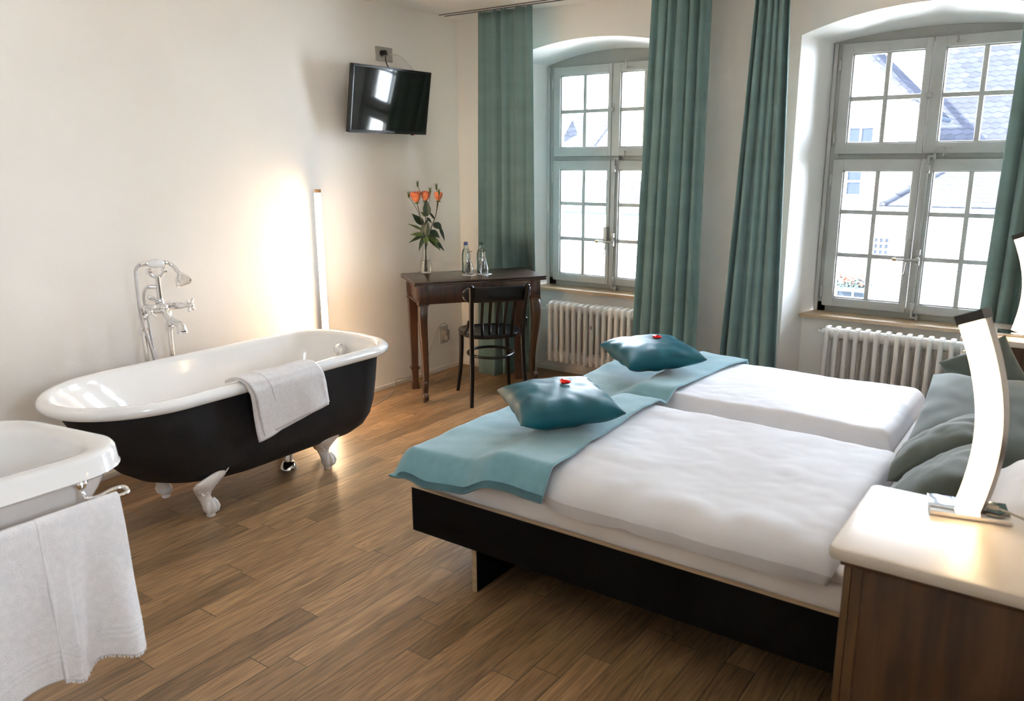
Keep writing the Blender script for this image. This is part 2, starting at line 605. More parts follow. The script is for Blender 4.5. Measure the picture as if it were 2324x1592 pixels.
M_ground = mat('pale_paving', (0.72, 0.70, 0.66), 0.9)
M_green = mat('geranium_leaf', (0.014, 0.018, 0.017), 0.9, spec=0.0)
M_red = mat('geranium_flower', (0.05, 0.013, 0.010), 0.9, spec=0.0)
#SECTION_ROOM
# ------------------------------------------------------------------ the room shell
H = 2.605
XR, YB = 4.17, -5.15

def struct(name, mb, mt, **kw):
    o = build(name, mb, mt, **kw)
    o['kind'] = 'structure'
    return o

b = MB(); b.box(-0.02, XR+0.02, YB, 0.26, -0.06, 0.0)
struct('floor', b, M_floor, smooth=False)
b = MB(); b.box(-0.12, XR+0.12, YB-0.1, 0.02, H, H+0.1)
struct('ceiling', b, M_ceil, smooth=False)
b = MB(); b.box(-0.15, 0.0, YB-0.1, 0.6, -0.06, H)
struct('wall_left', b, M_wall, smooth=False)
W3 = (-4.56, -4.02, 1.34, 1.90)      # added fill window, out of view, to brighten the basin and towel
b = MB()
b.box(XR, XR+0.36, YB-0.1, W3[0], -0.06, H)
b.box(XR, XR+0.36, W3[1], 0.6, -0.06, H)
b.box(XR, XR+0.36, W3[0], W3[1], -0.06, W3[2])
b.box(XR, XR+0.36, W3[0], W3[1], W3[3], H)
struct('wall_right', b, M_wall, smooth=False)
b = MB(); b.box(-0.1, XR+0.1, YB-0.15, YB, -0.06, H)
struct('wall_back', b, M_backwall, smooth=False)
b = MB(); b.box(0.0, 1.36, -4.6, -4.03, 0, H, 0.004)
struct('wall_pier', b, M_wall)

OPEN = [dict(x0=0.477, x1=1.760, c=1.118, sp=2.295, ap=2.387, fx0=0.567, fx1=1.670, bsp=2.272, bap=2.352,
             s0=0.630, seam=1.117, s1=1.606, gl=(0.684, 1.087), gr=(1.181, 1.555)),
        dict(x0=2.517, x1=3.800, c=3.158, sp=2.278, ap=2.390, fx0=2.607, fx1=3.710, bsp=2.268, bap=2.312,
             s0=2.657, seam=3.143, s1=3.660, gl=(2.718, 3.107), gr=(3.208, 3.600))]
YF = 0.375      # inner face of the window frames
SILL = 0.653

def arc(x, c, half, sp, ap):
    s = ap-sp
    rad = (half*half+s*s)/(2*s)
    return ap-rad+math.sqrt(max(0, rad*rad-(x-c)**2))

front = MB()
rev = MB()
rec = MB()
q = lambda mb, *p: mb.bm.faces.new([mb.bm.verts.new(v) for v in p])
NA = 28
edges = [0.0]
for o_ in OPEN:
    edges += [o_['x0'], o_['x1']]
edges.append(XR)
for i in range(0, len(edges), 2):
    q(front, (edges[i], 0, 0), (edges[i+1], 0, 0), (edges[i+1], 0, H), (edges[i], 0, H))
for o_ in OPEN:
    half, bh = (o_['x1']-o_['x0'])/2, (o_['fx1']-o_['fx0'])/2
    fr, bk = [], []
    bc = (o_['fx0']+o_['fx1'])/2
    for k in range(NA+1):
        t = k/NA*2-1
        x = o_['c']+t*half
        fr.append((x, 0, arc(x, o_['c'], half, o_['sp'], o_['ap'])))
        x = bc+t*bh
        bk.append((x, YF+0.03, arc(x, bc, bh, o_['bsp'], o_['bap'])))
    for k in range(NA):
        a, c = fr[k], fr[k+1]
        q(front, a, c, (c[0], 0, H), (a[0], 0, H))
    rev.grid(lambda u, v: Vector(fr[round(u*NA)]).lerp(Vector(bk[round(u*NA)]), v), NA+1, 6)
    for sx, fx, fz, bz in ((o_['x0'], o_['fx0'], fr[0][2], bk[0][2]), (o_['x1'], o_['fx1'], fr[-1][2], bk[-1][2])):
        q(rev, (sx, 0, 0), (sx, 0, fz), (fx, YF+0.03, bz), (fx, YF+0.03, 0))
    q(rec, (o_['x0'], 0.25, 0), (o_['x1'], 0.25, 0), (o_['x1'], 0.25, SILL-0.012), (o_['x0'], 0.25, SILL-0.012))
bmesh.ops.remove_doubles(front.bm, verts=front.bm.verts, dist=1e-5)
bmesh.ops.remove_doubles(rev.bm, verts=rev.bm.verts, dist=1e-5)
wf = struct('wall_far', front, M_wall, smooth=False)
rv = struct('wall_reveal', rev, M_reveal, ang=20)
struct('wall_recess', rec, M_wall, smooth=False)
# outside leaf of the wall, so daylight only comes through the windows
b = MB()
ex = [-0.15, OPEN[0]['fx0']+0.02, OPEN[0]['fx1']-0.02, OPEN[1]['fx0']+0.02, OPEN[1]['fx1']-0.02, XR+0.15]
for i in range(0, 6, 2):
    b.box(ex[i], ex[i+1], 0.445, 0.56, -0.5, H+0.5)
for i in (1, 3):
    b.box(ex[i], ex[i+1], 0.445, 0.56, -0.5, SILL+0.0)
    b.box(ex[i], ex[i+1], 0.445, 0.56, 2.215, H+0.5)
struct('wall_outside', b, M_facade, smooth=False)

# skirting boards
b = MB(); b.box(0, 0.012, YB, 0.0, 0, 0.030, 0.002); struct('baseboard_left', b, M_base)
b = MB()
b.box(0.012, 0.476, -0.012, 0.0, 0, 0.030, 0.002)
b.box(1.762, 2.515, -0.012, 0.0, 0, 0.030, 0.002)
for o_ in OPEN:
    b.box(o_['x0']+0.06, o_['x1']-0.06, 0.236, 0.25, 0, 0.034, 0.002)
struct('baseboard_far', b, M_base)
# twin curtain track let into the ceiling
b = MB()
for yy in (-0.225, -0.165):
    b.box(0.03, 4.1, yy-0.006, yy+0.006, H-0.004, H+0.01)
struct('trim_1', b, mat('curtain_track', (0.10, 0.085, 0.075), 0.5))

# ------------------------------------------------------------------ windows
def frame_ring(mb, x0, x1, z0, z1, y0, y1, wl, wr, wb, wt, bev=0.004):
    mb.box(x0, x0+wl, y0, y1, z0, z1, bev)
    mb.box(x1-wr, x1, y0, y1, z0, z1, bev)
    mb.box(x0+wl-0.001, x1-wr+0.001, y0, y1, z0, z0+wb, bev)
    mb.box(x0+wl-0.001, x1-wr+0.001, y0, y1, z1-wt, z1, bev)

def window(k, o_, label):
    w = thing('window_%d' % k, label, 'window', (o_['c'], YF, SILL))
    w['kind'] = 'structure'
    fx0, fx1, s0, seam, s1 = o_['fx0'], o_['fx1'], o_['s0'], o_['seam'], o_['s1']
    bc, bh = (fx0+fx1)/2, (fx1-fx0)/2
    b = MB()
    b.box(fx0, s0+0.02, YF, YF+0.07, SILL, o_['bsp'], 0.003)
    b.box(s1-0.02, fx1, YF, YF+0.07, SILL, o_['bsp'], 0.003)
    b.box(fx0, fx1, YF, YF+0.07, SILL, 0.715, 0.003)
    b.box(fx0+0.03, fx1-0.03, YF+0.001, YF+0.069, 1.575, 1.645, 0.003)
    pts = [(bc+(t/12-1)*bh, arc(bc+(t/12-1)*bh, bc, bh, o_['bsp']+0.004, o_['bap']+0.004)) for t in range(25)]
    poly = [(fx0, 2.235)] + pts + [(fx1, 2.235)]
    b.prism(poly, lambda p: Vector((p[0], YF+0.002, p[1])), lambda p: Vector((p[0], YF+0.068, p[1])))
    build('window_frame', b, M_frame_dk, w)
    # narrow raised stop along the jamb
    b = MB()
    b.box(fx0, fx0+0.022, YF-0.012, YF+0.01, SILL, o_['bsp']-0.005, 0.002)
    b.box(fx1-0.022, fx1, YF-0.012, YF+0.01, SILL, o_['bsp']-0.005, 0.002)
    build('jamb_stop', b, M_frame, w)
    yo, yi = YF-0.022, YF+0.035
    for (z0, z1, gz0, gz1, hm) in ((1.625, 2.256, 1.685, 2.197, (1.943,)), (0.693, 1.593, 0.746, 1.528, (1.016, 1.279))):
        for (a, c, g) in ((s0, seam-0.002, o_['gl']), (seam+0.002, s1, o_['gr'])):
            b = MB()
            frame_ring(b, a, c, z0, z1, yo, yi, g[0]-a, c-g[1], gz0-z0, z1-gz1, 0.004)
            # glazing bead
            frame_ring(b, g[0]-0.006, g[1]+0.006, gz0-0.006, gz1+0.006, yo+0.012, yi-0.006, 0.014, 0.014, 0.014, 0.014, 0.004)
            s = build('sash', b, M_frame, w)
            b = MB()
            xm = (g[0]+g[1])/2
            b.box(xm-0.0135, xm+0.0135, yo+0.016, yi-0.004, gz0, gz1, 0.005)
            for z in hm:
                b.box(g[0], g[1], yo+0.017, yi-0.005, z-0.0135, z+0.0135, 0.005)
            build('glazing_bar', b, M_frame, s)
            b = MB()
            b.box(g[0]+0.002, g[1]-0.002, yo+0.036, yo+0.039, gz0+0.002, gz1-0.002)
            build('pane', b, M_pane, s, smooth=False)
            hx = s0-0.008 if a == s0 else s1+0.008
            hzs = (z0+0.09, z1-0.12)
            for hz in hzs:
                b = MB()
                b.lathe([(0, -0.042), (0.003, -0.040), (0.0045, -0.034), (0.003, -0.031), (0.0075, -0.029), (0.0075, -0.001), (0.0065, 0), (0.0075, 0.001), (0.0075, 0.029), (0.003, 0.031), (0.0045, 0.034), (0.003, 0.040), (0, 0.042)], (hx, YF-0.020, hz), 12)
                b.box(min(hx, a if a == s0 else c), max(hx, a if a == s0 else c), YF-0.018, YF-0.010, hz+0.002, hz+0.026)
                build('hinge', b, M_frame, s)
    # espagnolette rod with guides
    rx = seam+0.038
    b = MB()
    ry = yo-0.014
    b.tube([(rx, ry, 0.672), (rx, ry, 1.612)], 0.0075, 12)
    for z, hh in ((0.735, 0.022), (1.535, 0.022), (1.0, 0.018), (1.06, 0.016)):
        b.box(rx-0.013, rx+0.013, yo-0.026, yo+0.002, z-hh, z+hh, 0.003)
    b.box(rx-0.006, rx+0.034, yo-0.018, yo+0.03, 1.600, 1.615, 0.003)
    b.tube([(rx+0.028, yo-0.012, 1.59), (rx+0.028, yo-0.012, 1.625)], 0.008, 10)
    b.box(rx-0.006, rx+0.034, yo-0.018, yo+0.03, 0.664, 0.676, 0.003)
    b.tube([(rx+0.028, yo-0.012, 0.655), (rx+0.028, yo-0.012, 0.69)], 0.008, 10)
    build('bolt_rod', b, M_iron, w)
    b = MB()
    hz = 1.015
    b.tube([(rx, ry-0.012, hz), (rx-0.05, ry-0.018, hz-0.004), (rx-0.115, ry-0.02, hz-0.004)], [0.010, 0.008, 0.006], 10)
    b.ell((rx, ry-0.008, hz), (0.016, 0.012, 0.02))
    b.box(rx-0.072, rx-0.042, yo-0.03, yo+0.0, hz-0.018, hz+0.105, 0.004)
    b.tube(spline([(rx-0.055, yo-0.02, hz-0.02), (rx-0.06, yo-0.022, hz-0.06), (rx-0.063, yo-0.022, hz-0.095), (rx-0.072, yo-0.024, hz-0.085)], 5), 0.004, 8)
    h = build('bolt_handle', b, M_iron, w)
    b = MB()
    b.ell((rx-0.122, ry-0.02, hz-0.004), (0.014, 0.011, 0.011))
    build('knob', b, M_brass, h)
    # latch plates with turn hooks on the right-hand upper sash
    for z, turn in ((2.222, 1), (1.655, -1)):
        b = MB()
        xx = seam+0.115
        pl = [(-0.052, 0), (-0.03, 0.008), (0, 0.011), (0.03, 0.008), (0.052, 0), (0.03, -0.008), (0, -0.011), (-0.03, -0.008)]
        b.prism(pl, lambda p: Vector((xx+p[0], yo-0.003, z+p[1])), lambda p: Vector((xx+p[0], yo+0.001, z+p[1])))
        b.lathe([(0.006, 0), (0.006, 0.012), (0, 0.014)], (xx, yo, z), 10, Matrix.Rotation(R(90), 4, 'X'))
        b.tube(spline([(xx, yo-0.012, z), (xx+0.006, yo-0.018, z+0.014*turn), (xx-0.002, yo-0.02, z+0.034*turn), (xx-0.006, yo-0.016, z+0.05*turn)], 5), 0.0045, 8)
        build('latch', b, M_iron, w)
    b = MB()
    b.lathe([(0.017, 0), (0.017, 0.006), (0.011, 0.014), (0.0, 0.018)], (seam+0.006, yo, 1.945), 14, Matrix.Rotation(R(90), 4, 'X'))
    pl = [(0, 0.045), (0.008, 0.02), (0.008, -0.02), (0, -0.045), (-0.008, -0.02), (-0.008, 0.02)]
    b.prism(pl, lambda p: Vector((seam+0.012+p[0], yo-0.003, 1.945+p[1])), lambda p: Vector((seam+0.012+p[0], yo+0.001, 1.945+p[1])))
    build('turn_button', b, M_iron, w)
    b = MB()
    t0 = 0.2/(YF+0.03)
    xl = lerp(o_['x0'], fx0, t0)+0.002
    xr = lerp(o_['x1'], fx1, t0)-0.002
    rim = [(xl, 0.2), (xr, 0.2), (fx1-0.001, YF+0.004), (fx0+0.001, YF+0.004)]
    b.prism(rim, lambda p: Vector((p[0], p[1], SILL-0.021)), lambda p: Vector((p[0], p[1], SILL)))
    bmesh.ops.bevel(b.bm, geom=[e for e in b.bm.edges if all(abs(v.co.y-0.2) < 1e-4 for v in e.verts)], offset=0.003, segments=2, affect='EDGES')
    build('window_sill', b, M_sill, w)
    return w

w3 = thing('window_3', 'added fill window in the right-hand wall beside the camera, for extra daylight', 'window', (XR+0.33, (W3[0]+W3[1])/2, W3[2]))
w3['kind'] = 'structure'
b = MB()
fx_ = (XR+0.30, XR+0.355)
b.box(*fx_, W3[0]+0.001, W3[0]+0.04, W3[2]+0.001, W3[3]-0.001, 0.004)
b.box(*fx_, W3[1]-0.04, W3[1]-0.001, W3[2]+0.001, W3[3]-0.001, 0.004)
b.box(*fx_, W3[0]+0.04, W3[1]-0.04, W3[2]+0.001, W3[2]+0.04, 0.004)
b.box(*fx_, W3[0]+0.04, W3[1]-0.04, W3[3]-0.04, W3[3]-0.001, 0.004)
build('window_frame', b, M_frame, w3)
b = MB(); b.box(XR+0.326, XR+0.33, W3[0]+0.04, W3[1]-0.04, W3[2]+0.04, W3[3]-0.04)
build('pane', b, M_pane, w3, smooth=False)
window(1, OPEN[0], 'grey arched casement window beside the desk, half covered by a teal curtain')
window(2, OPEN[1], 'wide grey casement window above the radiator behind the bed')

# ------------------------------------------------------------------ radiators
def radiator(name_label, x0, n, pitch, z0, z1, yf, yb, rounded):
    t = thing('radiator', name_label, 'radiator', (x0, (yf+yb)/2, z0))
    wx = 0.0135
    first = None
    for i in range(n):
        if first is None:
            b = MB()
            yc = (yf+yb)/2
            d = (yb-yf)/2
            # front and back columns, joined by a domed head and foot
            for yy in (yf+0.017, yb-0.017):
                ring = []
                for z, k in ((z0+0.006, 0.7), (z0+0.02, 1.0), (z1-0.035, 1.0), (z1-0.015, 0.8)):
                    r = []
                    for a in range(14):
                        ang = 2*PI*a/14
                        cx, cy = math.cos(ang), math.sin(ang)
                        ex_ = 0.55
                        r.append(Vector((x0+wx*math.copysign(abs(cx)**ex_, cx), yy+0.017*k*math.copysign(abs(cy)**ex_, cy), z)))
                    ring.append(r)
                b.loft(ring)
            for zc, s in ((z1-0.045, 1), (z0+0.045, -1)):
                prof = []
                for a in range(17):
                    th = PI*a/16
                    prof.append((yc-d*math.copysign(abs(math.cos(th))**(0.8 if rounded else 0.5), math.cos(th)), zc+s*0.045*math.sin(th)**0.7))
                prof += [(yc+d-0.004, zc-s*0.02), (yc, zc-s*0.045), (yc-d+0.004, zc-s*0.02)]
                def fx(dx, k):
                    return lambda p: Vector((x0+dx, yc+(p[0]-yc)*k, zc+(p[1]-zc)*k))
                b.loft([[fx(-wx, 0.9)(p) for p in prof], [fx(-wx*0.8, 0.97)(p) for p in prof], [fx(0, 1)(p) for p in prof], [fx(wx*0.8, 0.97)(p) for p in prof], [fx(wx, 0.9)(p) for p in prof]])
                # hub that joins one section to the next
                b.lathe([(0.020, -0.001), (0.031, 0.002), (0.034, pitch/2), (0.031, pitch-0.002), (0.020, pitch+0.001)], (x0, yc, zc), 18, Matrix.Rotation(R(90), 4, 'Y'))
            first = build('section', b, M_rad, t, ang=45)
        else:
            s = first.copy()
            COL.objects.link(s)
            s.parent = t
            s.location = (i*pitch, 0, 0)
    xe = x0+n*pitch
    yc = (yf+yb)/2
    for zc in (z0+0.045, z1-0.045):
        b = MB()
        b.lathe([(0.034, -0.035), (0.034, -0.012), (0.026, -0.008), (0.026, 0.0)][::-1] if False else [(0.0, -0.034), (0.022, -0.034), (0.024, -0.02), (0.034, -0.016), (0.034, 0.0)], (x0-0.002, yc, zc), 16, Matrix.Rotation(R(90), 4, 'Y'))
        b.tube([(x0-0.03, yc, zc), (x0-0.055, yc, zc)], [0.010, 0.009], 10)
        b.ell((x0-0.055, yc, zc), (0.011, 0.011, 0.011))
        build('end_plug', b, M_rad, t)
    for zz in (z0+0.05, z1-0.09):
        for xx in (x0+pitch*1.5, xe-pitch*1.5):
            b = MB()
            b.box(xx-0.008, xx+0.008, yc, 0.249, zz-0.006, zz+0.006)
            build('wall_bracket', b, M_rad, t)
    return t
radiator('white column radiator under the arched window, between desk and curtain', 0.775, 15, 0.0507, 0.112, 0.572, 0.08, 0.205, False)
b = MB(); b.box(1.128, 1.142, 0.072, 0.092, 0.40, 0.425, 0.002)
tag(build('heat_cost_meter', b, M_plate), 'small cream heat meter clipped on the radiator beside the desk', 'meter')
radiator('white column radiator under the wide window, behind the bed', 2.770, 15, 0.0562, 0.10, 0.612, 0.07, 0.185, True)

# ------------------------------------------------------------------ curtains
def curtain(label, xl, xr, zt, zb, yfun, folds, amp, seed, nu=170, nvz=30, hem=0.0):
    rnd = random.Random(seed)
    ph = [rnd.uniform(0, 6.28) for _ in range(6)]
    x_mid = lerp(xl[0], xr[0], 0.5)
    t = thing('curtain', label, 'curtain', (x_mid, -0.19, zb), 0, 'teal curtains')
    def P(u, v):
        z = lerp(zb, zt, v)
        k = 1-v
        # stacked pleats at the top spread slightly on the way down
        uu = u+0.028*math.sin(2*PI*u*2+ph[0])+0.018*math.sin(2*PI*u*5+ph[1])
        x = lerp(lerp(xl[0], xl[1], k), lerp(xr[0], xr[1], k), min(1, max(0, u)))
        w = 2*PI*folds*uu+ph[2]+0.35*math.sin(2*v+ph[4])
        s = math.sin(w)
        s = math.copysign(abs(s)**0.7, s)
        a = amp*(0.75+0.35*math.sin(2*PI*u*1.3+ph[3]))*(0.85+0.25*k)
        x += 0.35*a*math.cos(w)*math.sin(PI*u)
        y0_ = yfun(x, z)
        x -= 0.66*(y0_-yfun(-9, 3))
        y = y0_+a*s+0.006*nz(u*9+seed, v*3, 0.3)
        if v == 0:
            z += 0.004*math.sin(w*0.5)
        return Vector((x, y, z))
    b = MB()
    b.grid(P, nu, nvz)
    build('fabric', b, M_curt, t, ang=80, solid=0.003)
    b = MB()
    b.tube([P(i/60, 1)+Vector((0, 0, -0.004)) for i in range(61)], 0.004, 6)
    build('heading_tape', b, M_curt, t)
    for i in range(5):
        b = MB()
        p = P((i+0.5)/5, 1)
        b.tube([(p.x, -0.19+(p.y+0.19)*0.5, H-0.001), (p.x, p.y, p.z-0.01)], 0.003, 6)
        build('glider', b, M_coax, t)
    return t

def y1(x, z):
    y = -0.185
    for _ in range(14):
        req = interp([0.44, 0.50, 0.55, 0.60, 0.635, 0.70, 0.80, 0.9], [-0.19, -0.125, -0.055, 0.02, 0.045, -0.005, -0.08, -0.14], x-0.66*(y+0.185))
        y = lerp(y, max(-0.185, req), 0.5)
    return lerp(-0.185, y, interp([0.84, 1.10], [1, 0], z))
curtain('teal curtain hanging behind the desk in the corner', (0.345, 0.300), (0.800, 0.835), H-0.012, 0.012, y1, 4.6, 0.022, 3)
curtain('teal curtain between the arched window and the bare wall strip', (1.680, 1.600), (2.045, 2.05), H-0.012, 0.012, lambda x, z: -0.19, 5.5, 0.034, 11)
curtain('narrow teal curtain just left of the wide window', (2.318, 2.205), (2.500, 2.585), H-0.012, 0.012, lambda x, z: -0.19, 5.0, 0.030, 23)
curtain('teal curtain at the right picture edge, behind the far bedside lamp', (3.615, 3.560), (4.06, 4.07), H-0.012, 0.012, lambda x, z: -0.19, 5.2, 0.036, 37)
#SECTION_BATH
# ------------------------------------------------------------------ bathtub
tub = thing('bathtub', 'freestanding white bathtub with black outside on claw feet', 'bathtub', (0.65, -2.6, 0))
TX = 0.65
def plan(hw, ya, yb, lr, rr, n=96):
    """outline: half ellipse of length lr at ya, corners of radius rr at yb"""
    pts = []
    k = n//2
    for i in range(k):
        th = PI*(i/k)
        pts.append((TX-hw*math.cos(th), ya+lr-lr*math.sin(th)))
    m_ = n//6
    side = n-k-2*m_
    for i in range(m_):
        th = (PI/2)*(i/(m_-1))
        pts.append((TX+hw-rr+rr*math.cos(th), yb-rr+rr*math.sin(th)))
    for i in range(side):
        pts.append((TX+hw-rr-(2*(hw-rr))*(i+1)/(side+1), yb+0.018*math.sin(PI*(i+1)/(side+1))))
    for i in range(m_):
        th = PI/2+(PI/2)*(i/(m_-1))
        pts.append((TX-hw+rr+rr*math.cos(th), yb-rr+rr*math.sin(th)))
    return pts
def ring(z, hw, ya, yb, lr, rr):
    return [Vector((x, y, z)) for x, y in plan(hw, ya, yb, lr, rr)]
# rim roll and basin, white
RY0, RY1, RW = -3.468, -1.742, 0.377
sec = []
for k in range(11):
    th = R(-60)+R(240)*k/10
    sec.append((0.030*math.cos(th), 0.028*math.sin(th)))
rings = []
for dx, dz in sec:
    ins = 0.030-dx
    rings.append(ring(0.618+dz, RW-ins, RY0+ins, RY1-ins, 0.42-ins*0.6, 0.23-ins*0.5))
for z, ins, la in ((0.60, 0.062, 0.40), (0.56, 0.072, 0.40), (0.47, 0.085, 0.40), (0.36, 0.10, 0.39), (0.27, 0.122, 0.38), (0.215, 0.165, 0.35), (0.195, 0.22, 0.30), (0.19, 0.30, 0.2)):
    sl = (0.62-z)
    rings.append(ring(z, RW-ins, RY0+ins+0.75*sl, RY1-ins-0.006-0.08*sl, la*(1-0.2*sl), max(0.06, 0.22-ins*0.35)))
b = MB(); b.loft(rings, False, True)
build('basin', b, M_enamel, tub, ang=60)
rings = []
for z, ins, e0, e1 in ((0.605, 0.030, 0, 0), (0.595, 0.058, 0.01, 0), (0.56, 0.058, 0.02, 0.0), (0.45, 0.064, 0.07, 0.006), (0.34, 0.072, 0.14, 0.014), (0.26, 0.085, 0.20, 0.024), (0.21, 0.105, 0.25, 0.04), (0.175, 0.14, 0.30, 0.07), (0.155, 0.19, 0.36, 0.12), (0.148, 0.27, 0.44, 0.2)):
    rings.append(ring(z, RW-ins, RY0+ins+e0, RY1-ins-e1, 0.42-0.3*ins, max(0.07, 0.22-0.5*ins)))
b = MB(); b.loft(rings, False, True)
build('outer_shell', b, M_tubblack, tub, ang=60)
# claw feet
def claw_foot(sx, fy, along):
    """sx: +1 on the room side; along: +1 where the wing sweeps towards the window"""
    ox = TX+sx*0.184
    b = MB()
    b.lathe([(0.0, 0.0), (0.019, 0.0), (0.021, 0.004), (0.019, 0.016), (0, 0.018)], (ox, fy, 0), 14)
    b.ell((ox, fy, 0.043), (0.033, 0.035, 0.033))
    rings = []
    for z, dx, dy, wx, wy in ((0.035, 0.004, 0, 0.028, 0.030), (0.06, 0.000, -0.004, 0.032, 0.034), (0.078, -0.004, -0.012, 0.028, 0.030), (0.100, -0.006, -0.022, 0.026, 0.030), (0.125, 0.004, -0.030, 0.031, 0.037), (0.150, 0.022, -0.034, 0.034, 0.050), (0.175, 0.042, -0.034, 0.030, 0.066), (0.196, 0.058, -0.024, 0.022, 0.072), (0.212, 0.066, -0.002, 0.016, 0.062), (0.228, 0.074, 0.022, 0.011, 0.044), (0.242, 0.081, 0.040, 0.007, 0.024), (0.252, 0.084, 0.052, 0.003, 0.008)):
        r = []
        for a in range(20):
            th = 2*PI*a/20
            r.append(Vector((ox+sx*(dx+wx*math.cos(th)), fy+along*(dy+wy*math.sin(th)), z)))
        rings.append(r)
    b.loft(rings)
    for k in (-1, 0, 1):       # toes over the ball
        a = k*0.75
        pts = []
        for z, rad in ((0.085, 0.014), (0.068, 0.026), (0.048, 0.034), (0.030, 0.030), (0.018, 0.022)):
            pts.append((ox+sx*rad*math.cos(a), fy+along*rad*math.sin(a)*1.1, z))
        b.tube(pts, [0.009, 0.0115, 0.0115, 0.010, 0.005], 8)
    for k in range(5):         # shell flutes on the wing
        pts = []
        for t in range(6):
            u = t/5
            z = 0.148+0.012*k+0.05*u
            pts.append((ox+sx*(0.048+0.03*u+0.006*k-0.006), fy+along*(-0.075+0.022*k+0.07*u-0.03*u*u), z))
        b.tube(pts, [0.004, 0.0055, 0.006, 0.0055, 0.004, 0.002], 6)
    for k in (0, 1):           # scrolls on the knee
        pts = [(ox+sx*(0.040+0.004*k), fy+along*(-0.050+0.018*k+0.018*math.cos(t*0.9)*(1-t/9)), 0.132+0.012*k+0.014*math.sin(t*0.9)*(1-t/9)) for t in range(7)]
        b.tube(pts, 0.0042, 6)
    return build('claw_foot', b, M_claw, tub, ang=50)
for sx in (1, -1):
    for fy in (-2.890, -2.176):
        claw_foot(sx, fy, 1)
# overflow rosette on the end wall
b = MB()
oy, oz = -1.838, 0.555
rotm = Matrix.Rotation(R(90), 4, 'X')
b.lathe([(0.0, 0.030), (0.010, 0.030), (0.026, 0.024), (0.034, 0.012), (0.036, 0.0), (0.030, -0.02)], (0.60, oy, oz), 24, rotm)
b.tube([(0.60, oy-0.028, oz-0.012), (0.60, oy-0.036, oz-0.03)], 0.005, 8)
build('overflow_rosette', b, M_chrome, tub)
# waste trap below
b = MB()
fx, fy = 0.655, -2.293
b.tube(spline([(0.64, -2.0, 0.15), (0.64, -2.0, 0.085), (0.645, -2.03, 0.052), (0.65, -2.075, 0.05), (0.652, -2.105, 0.08), (0.654, -2.125, 0.115), (0.655, -2.16, 0.125), (0.655, -2.23, 0.118), (0.655, -2.275, 0.095), (0.655, -2.293, 0.045), (0.655, -2.293, 0.02)], 6), 0.021, 14)
b.lathe([(0.048, 0.0), (0.047, 0.006), (0.030, 0.036), (0.023, 0.040)], (fx, fy, 0), 24)
b.tube([(0.655, -2.205, 0.122), (0.655, -2.185, 0.124)], 0.027, 8)
build('waste_trap', b, M_chrome, tub, ang=45)

# ------------------------------------------------------------------ bath mixer on two floor pipes
mx = thing('bath_mixer', 'chrome standing bath mixer with hand shower behind the tub', 'tap', (0.205, -2.69, 0))
TPX = 0.205
A, B_ = -2.762, -2.622      # the two supply pipes
for py_ in (A, B_):
    b = MB()
    b.tube([(TPX, py_, 0), (TPX, py_, 0.80)], 0.0125, 14)
    b.lathe([(0.032, 0), (0.030, 0.008), (0.015, 0.014)], (TPX, py_, 0), 18)
    b.lathe([(0.0135, 0.755), (0.0195, 0.757), (0.0205, 0.765), (0.0205, 0.788), (0.0195, 0.795), (0.0135, 0.797)], (TPX, py_, 0), 8)
    b.tube([(TPX, py_, 0.795), (TPX, py_, 0.845)], 0.0115, 12)
    b.lathe([(0.0135, 0.835), (0.0185, 0.837), (0.0185, 0.862), (0.0135, 0.864)], (TPX, py_, 0), 8)
    b.tube(spline([(TPX, py_, 0.855), (TPX, py_, 0.88), (TPX+0.012, py_, 0.893), (TPX+0.03, py_, 0.893)], 5), 0.0145, 12)
    build('supply_pipe', b, M_chrome, mx)
mz, bx = 0.892, TPX+0.062
yc = (A+B_)/2
b = MB()
b.lathe([(0.0, -0.085), (0.018, -0.085), (0.020, -0.075), (0.017, -0.062), (0.021, -0.045), (0.027, -0.02), (0.030, 0.0), (0.027, 0.02), (0.021, 0.045), (0.017, 0.062), (0.020, 0.075), (0.018, 0.085), (0.0, 0.085)], (bx, yc, mz), 20, Matrix.Rotation(R(90), 4, 'X'))
for py_ in (A, B_):
    b.tube(spline([(TPX+0.015, py_, 0.893), (TPX+0.04, lerp(py_, yc, 0.25), mz+0.004), (bx, lerp(py_, yc, 0.6), mz)], 5), [0.0175]*4+[0.020]*7, 14)
b.ell((bx+0.018, yc, mz), (0.028, 0.026, 0.026))
b.lathe([(0.020, -0.03), (0.022, -0.01), (0.018, 0.02), (0.012, 0.035)], (bx+0.0, yc, mz+0.012), 16)
build('mixer_body', b, M_chrome, mx)
for sgn in (-1, 1):            # cross handles
    hy = yc+sgn*0.075
    c0 = Vector((bx+0.018, hy, mz+0.002))
    ax = Vector((0.86, sgn*0.45, 0.05)).normalized()
    b = MB()
    tip = c0+ax*0.078
    b.tube([c0, c0+ax*0.025, c0+ax*0.035, c0+ax*0.06, tip], [0.017, 0.016, 0.011, 0.011, 0.013], 14)
    b.ell(tip, (0.014, 0.014, 0.014))
    s1 = ax.cross(Vector((0, 0, 1))).normalized()
    s2 = ax.cross(s1)
    for k in range(4):
        d = s1*math.cos(R(45)+k*PI/2)+s2*math.sin(R(45)+k*PI/2)
        e_ = tip-ax*0.004
        b.tube([e_, e_+d*0.016, e_+d*0.030, e_+d*0.036], [0.0055, 0.005, 0.0078, 0.004], 10)
        b.ell(e_+d*0.033, (0.0078, 0.0078, 0.0078), None, 10)
    build('cross_handle', b, M_chrome, mx)
b = MB()
sp_ = spline([(bx+0.02, yc, mz-0.012), (bx+0.045, yc, mz-0.036), (bx+0.075, yc+0.004, mz-0.055), (bx+0.112, yc+0.008, mz-0.066), (bx+0.140, yc+0.010, mz-0.080), (bx+0.148, yc+0.010, mz-0.105)], 5)
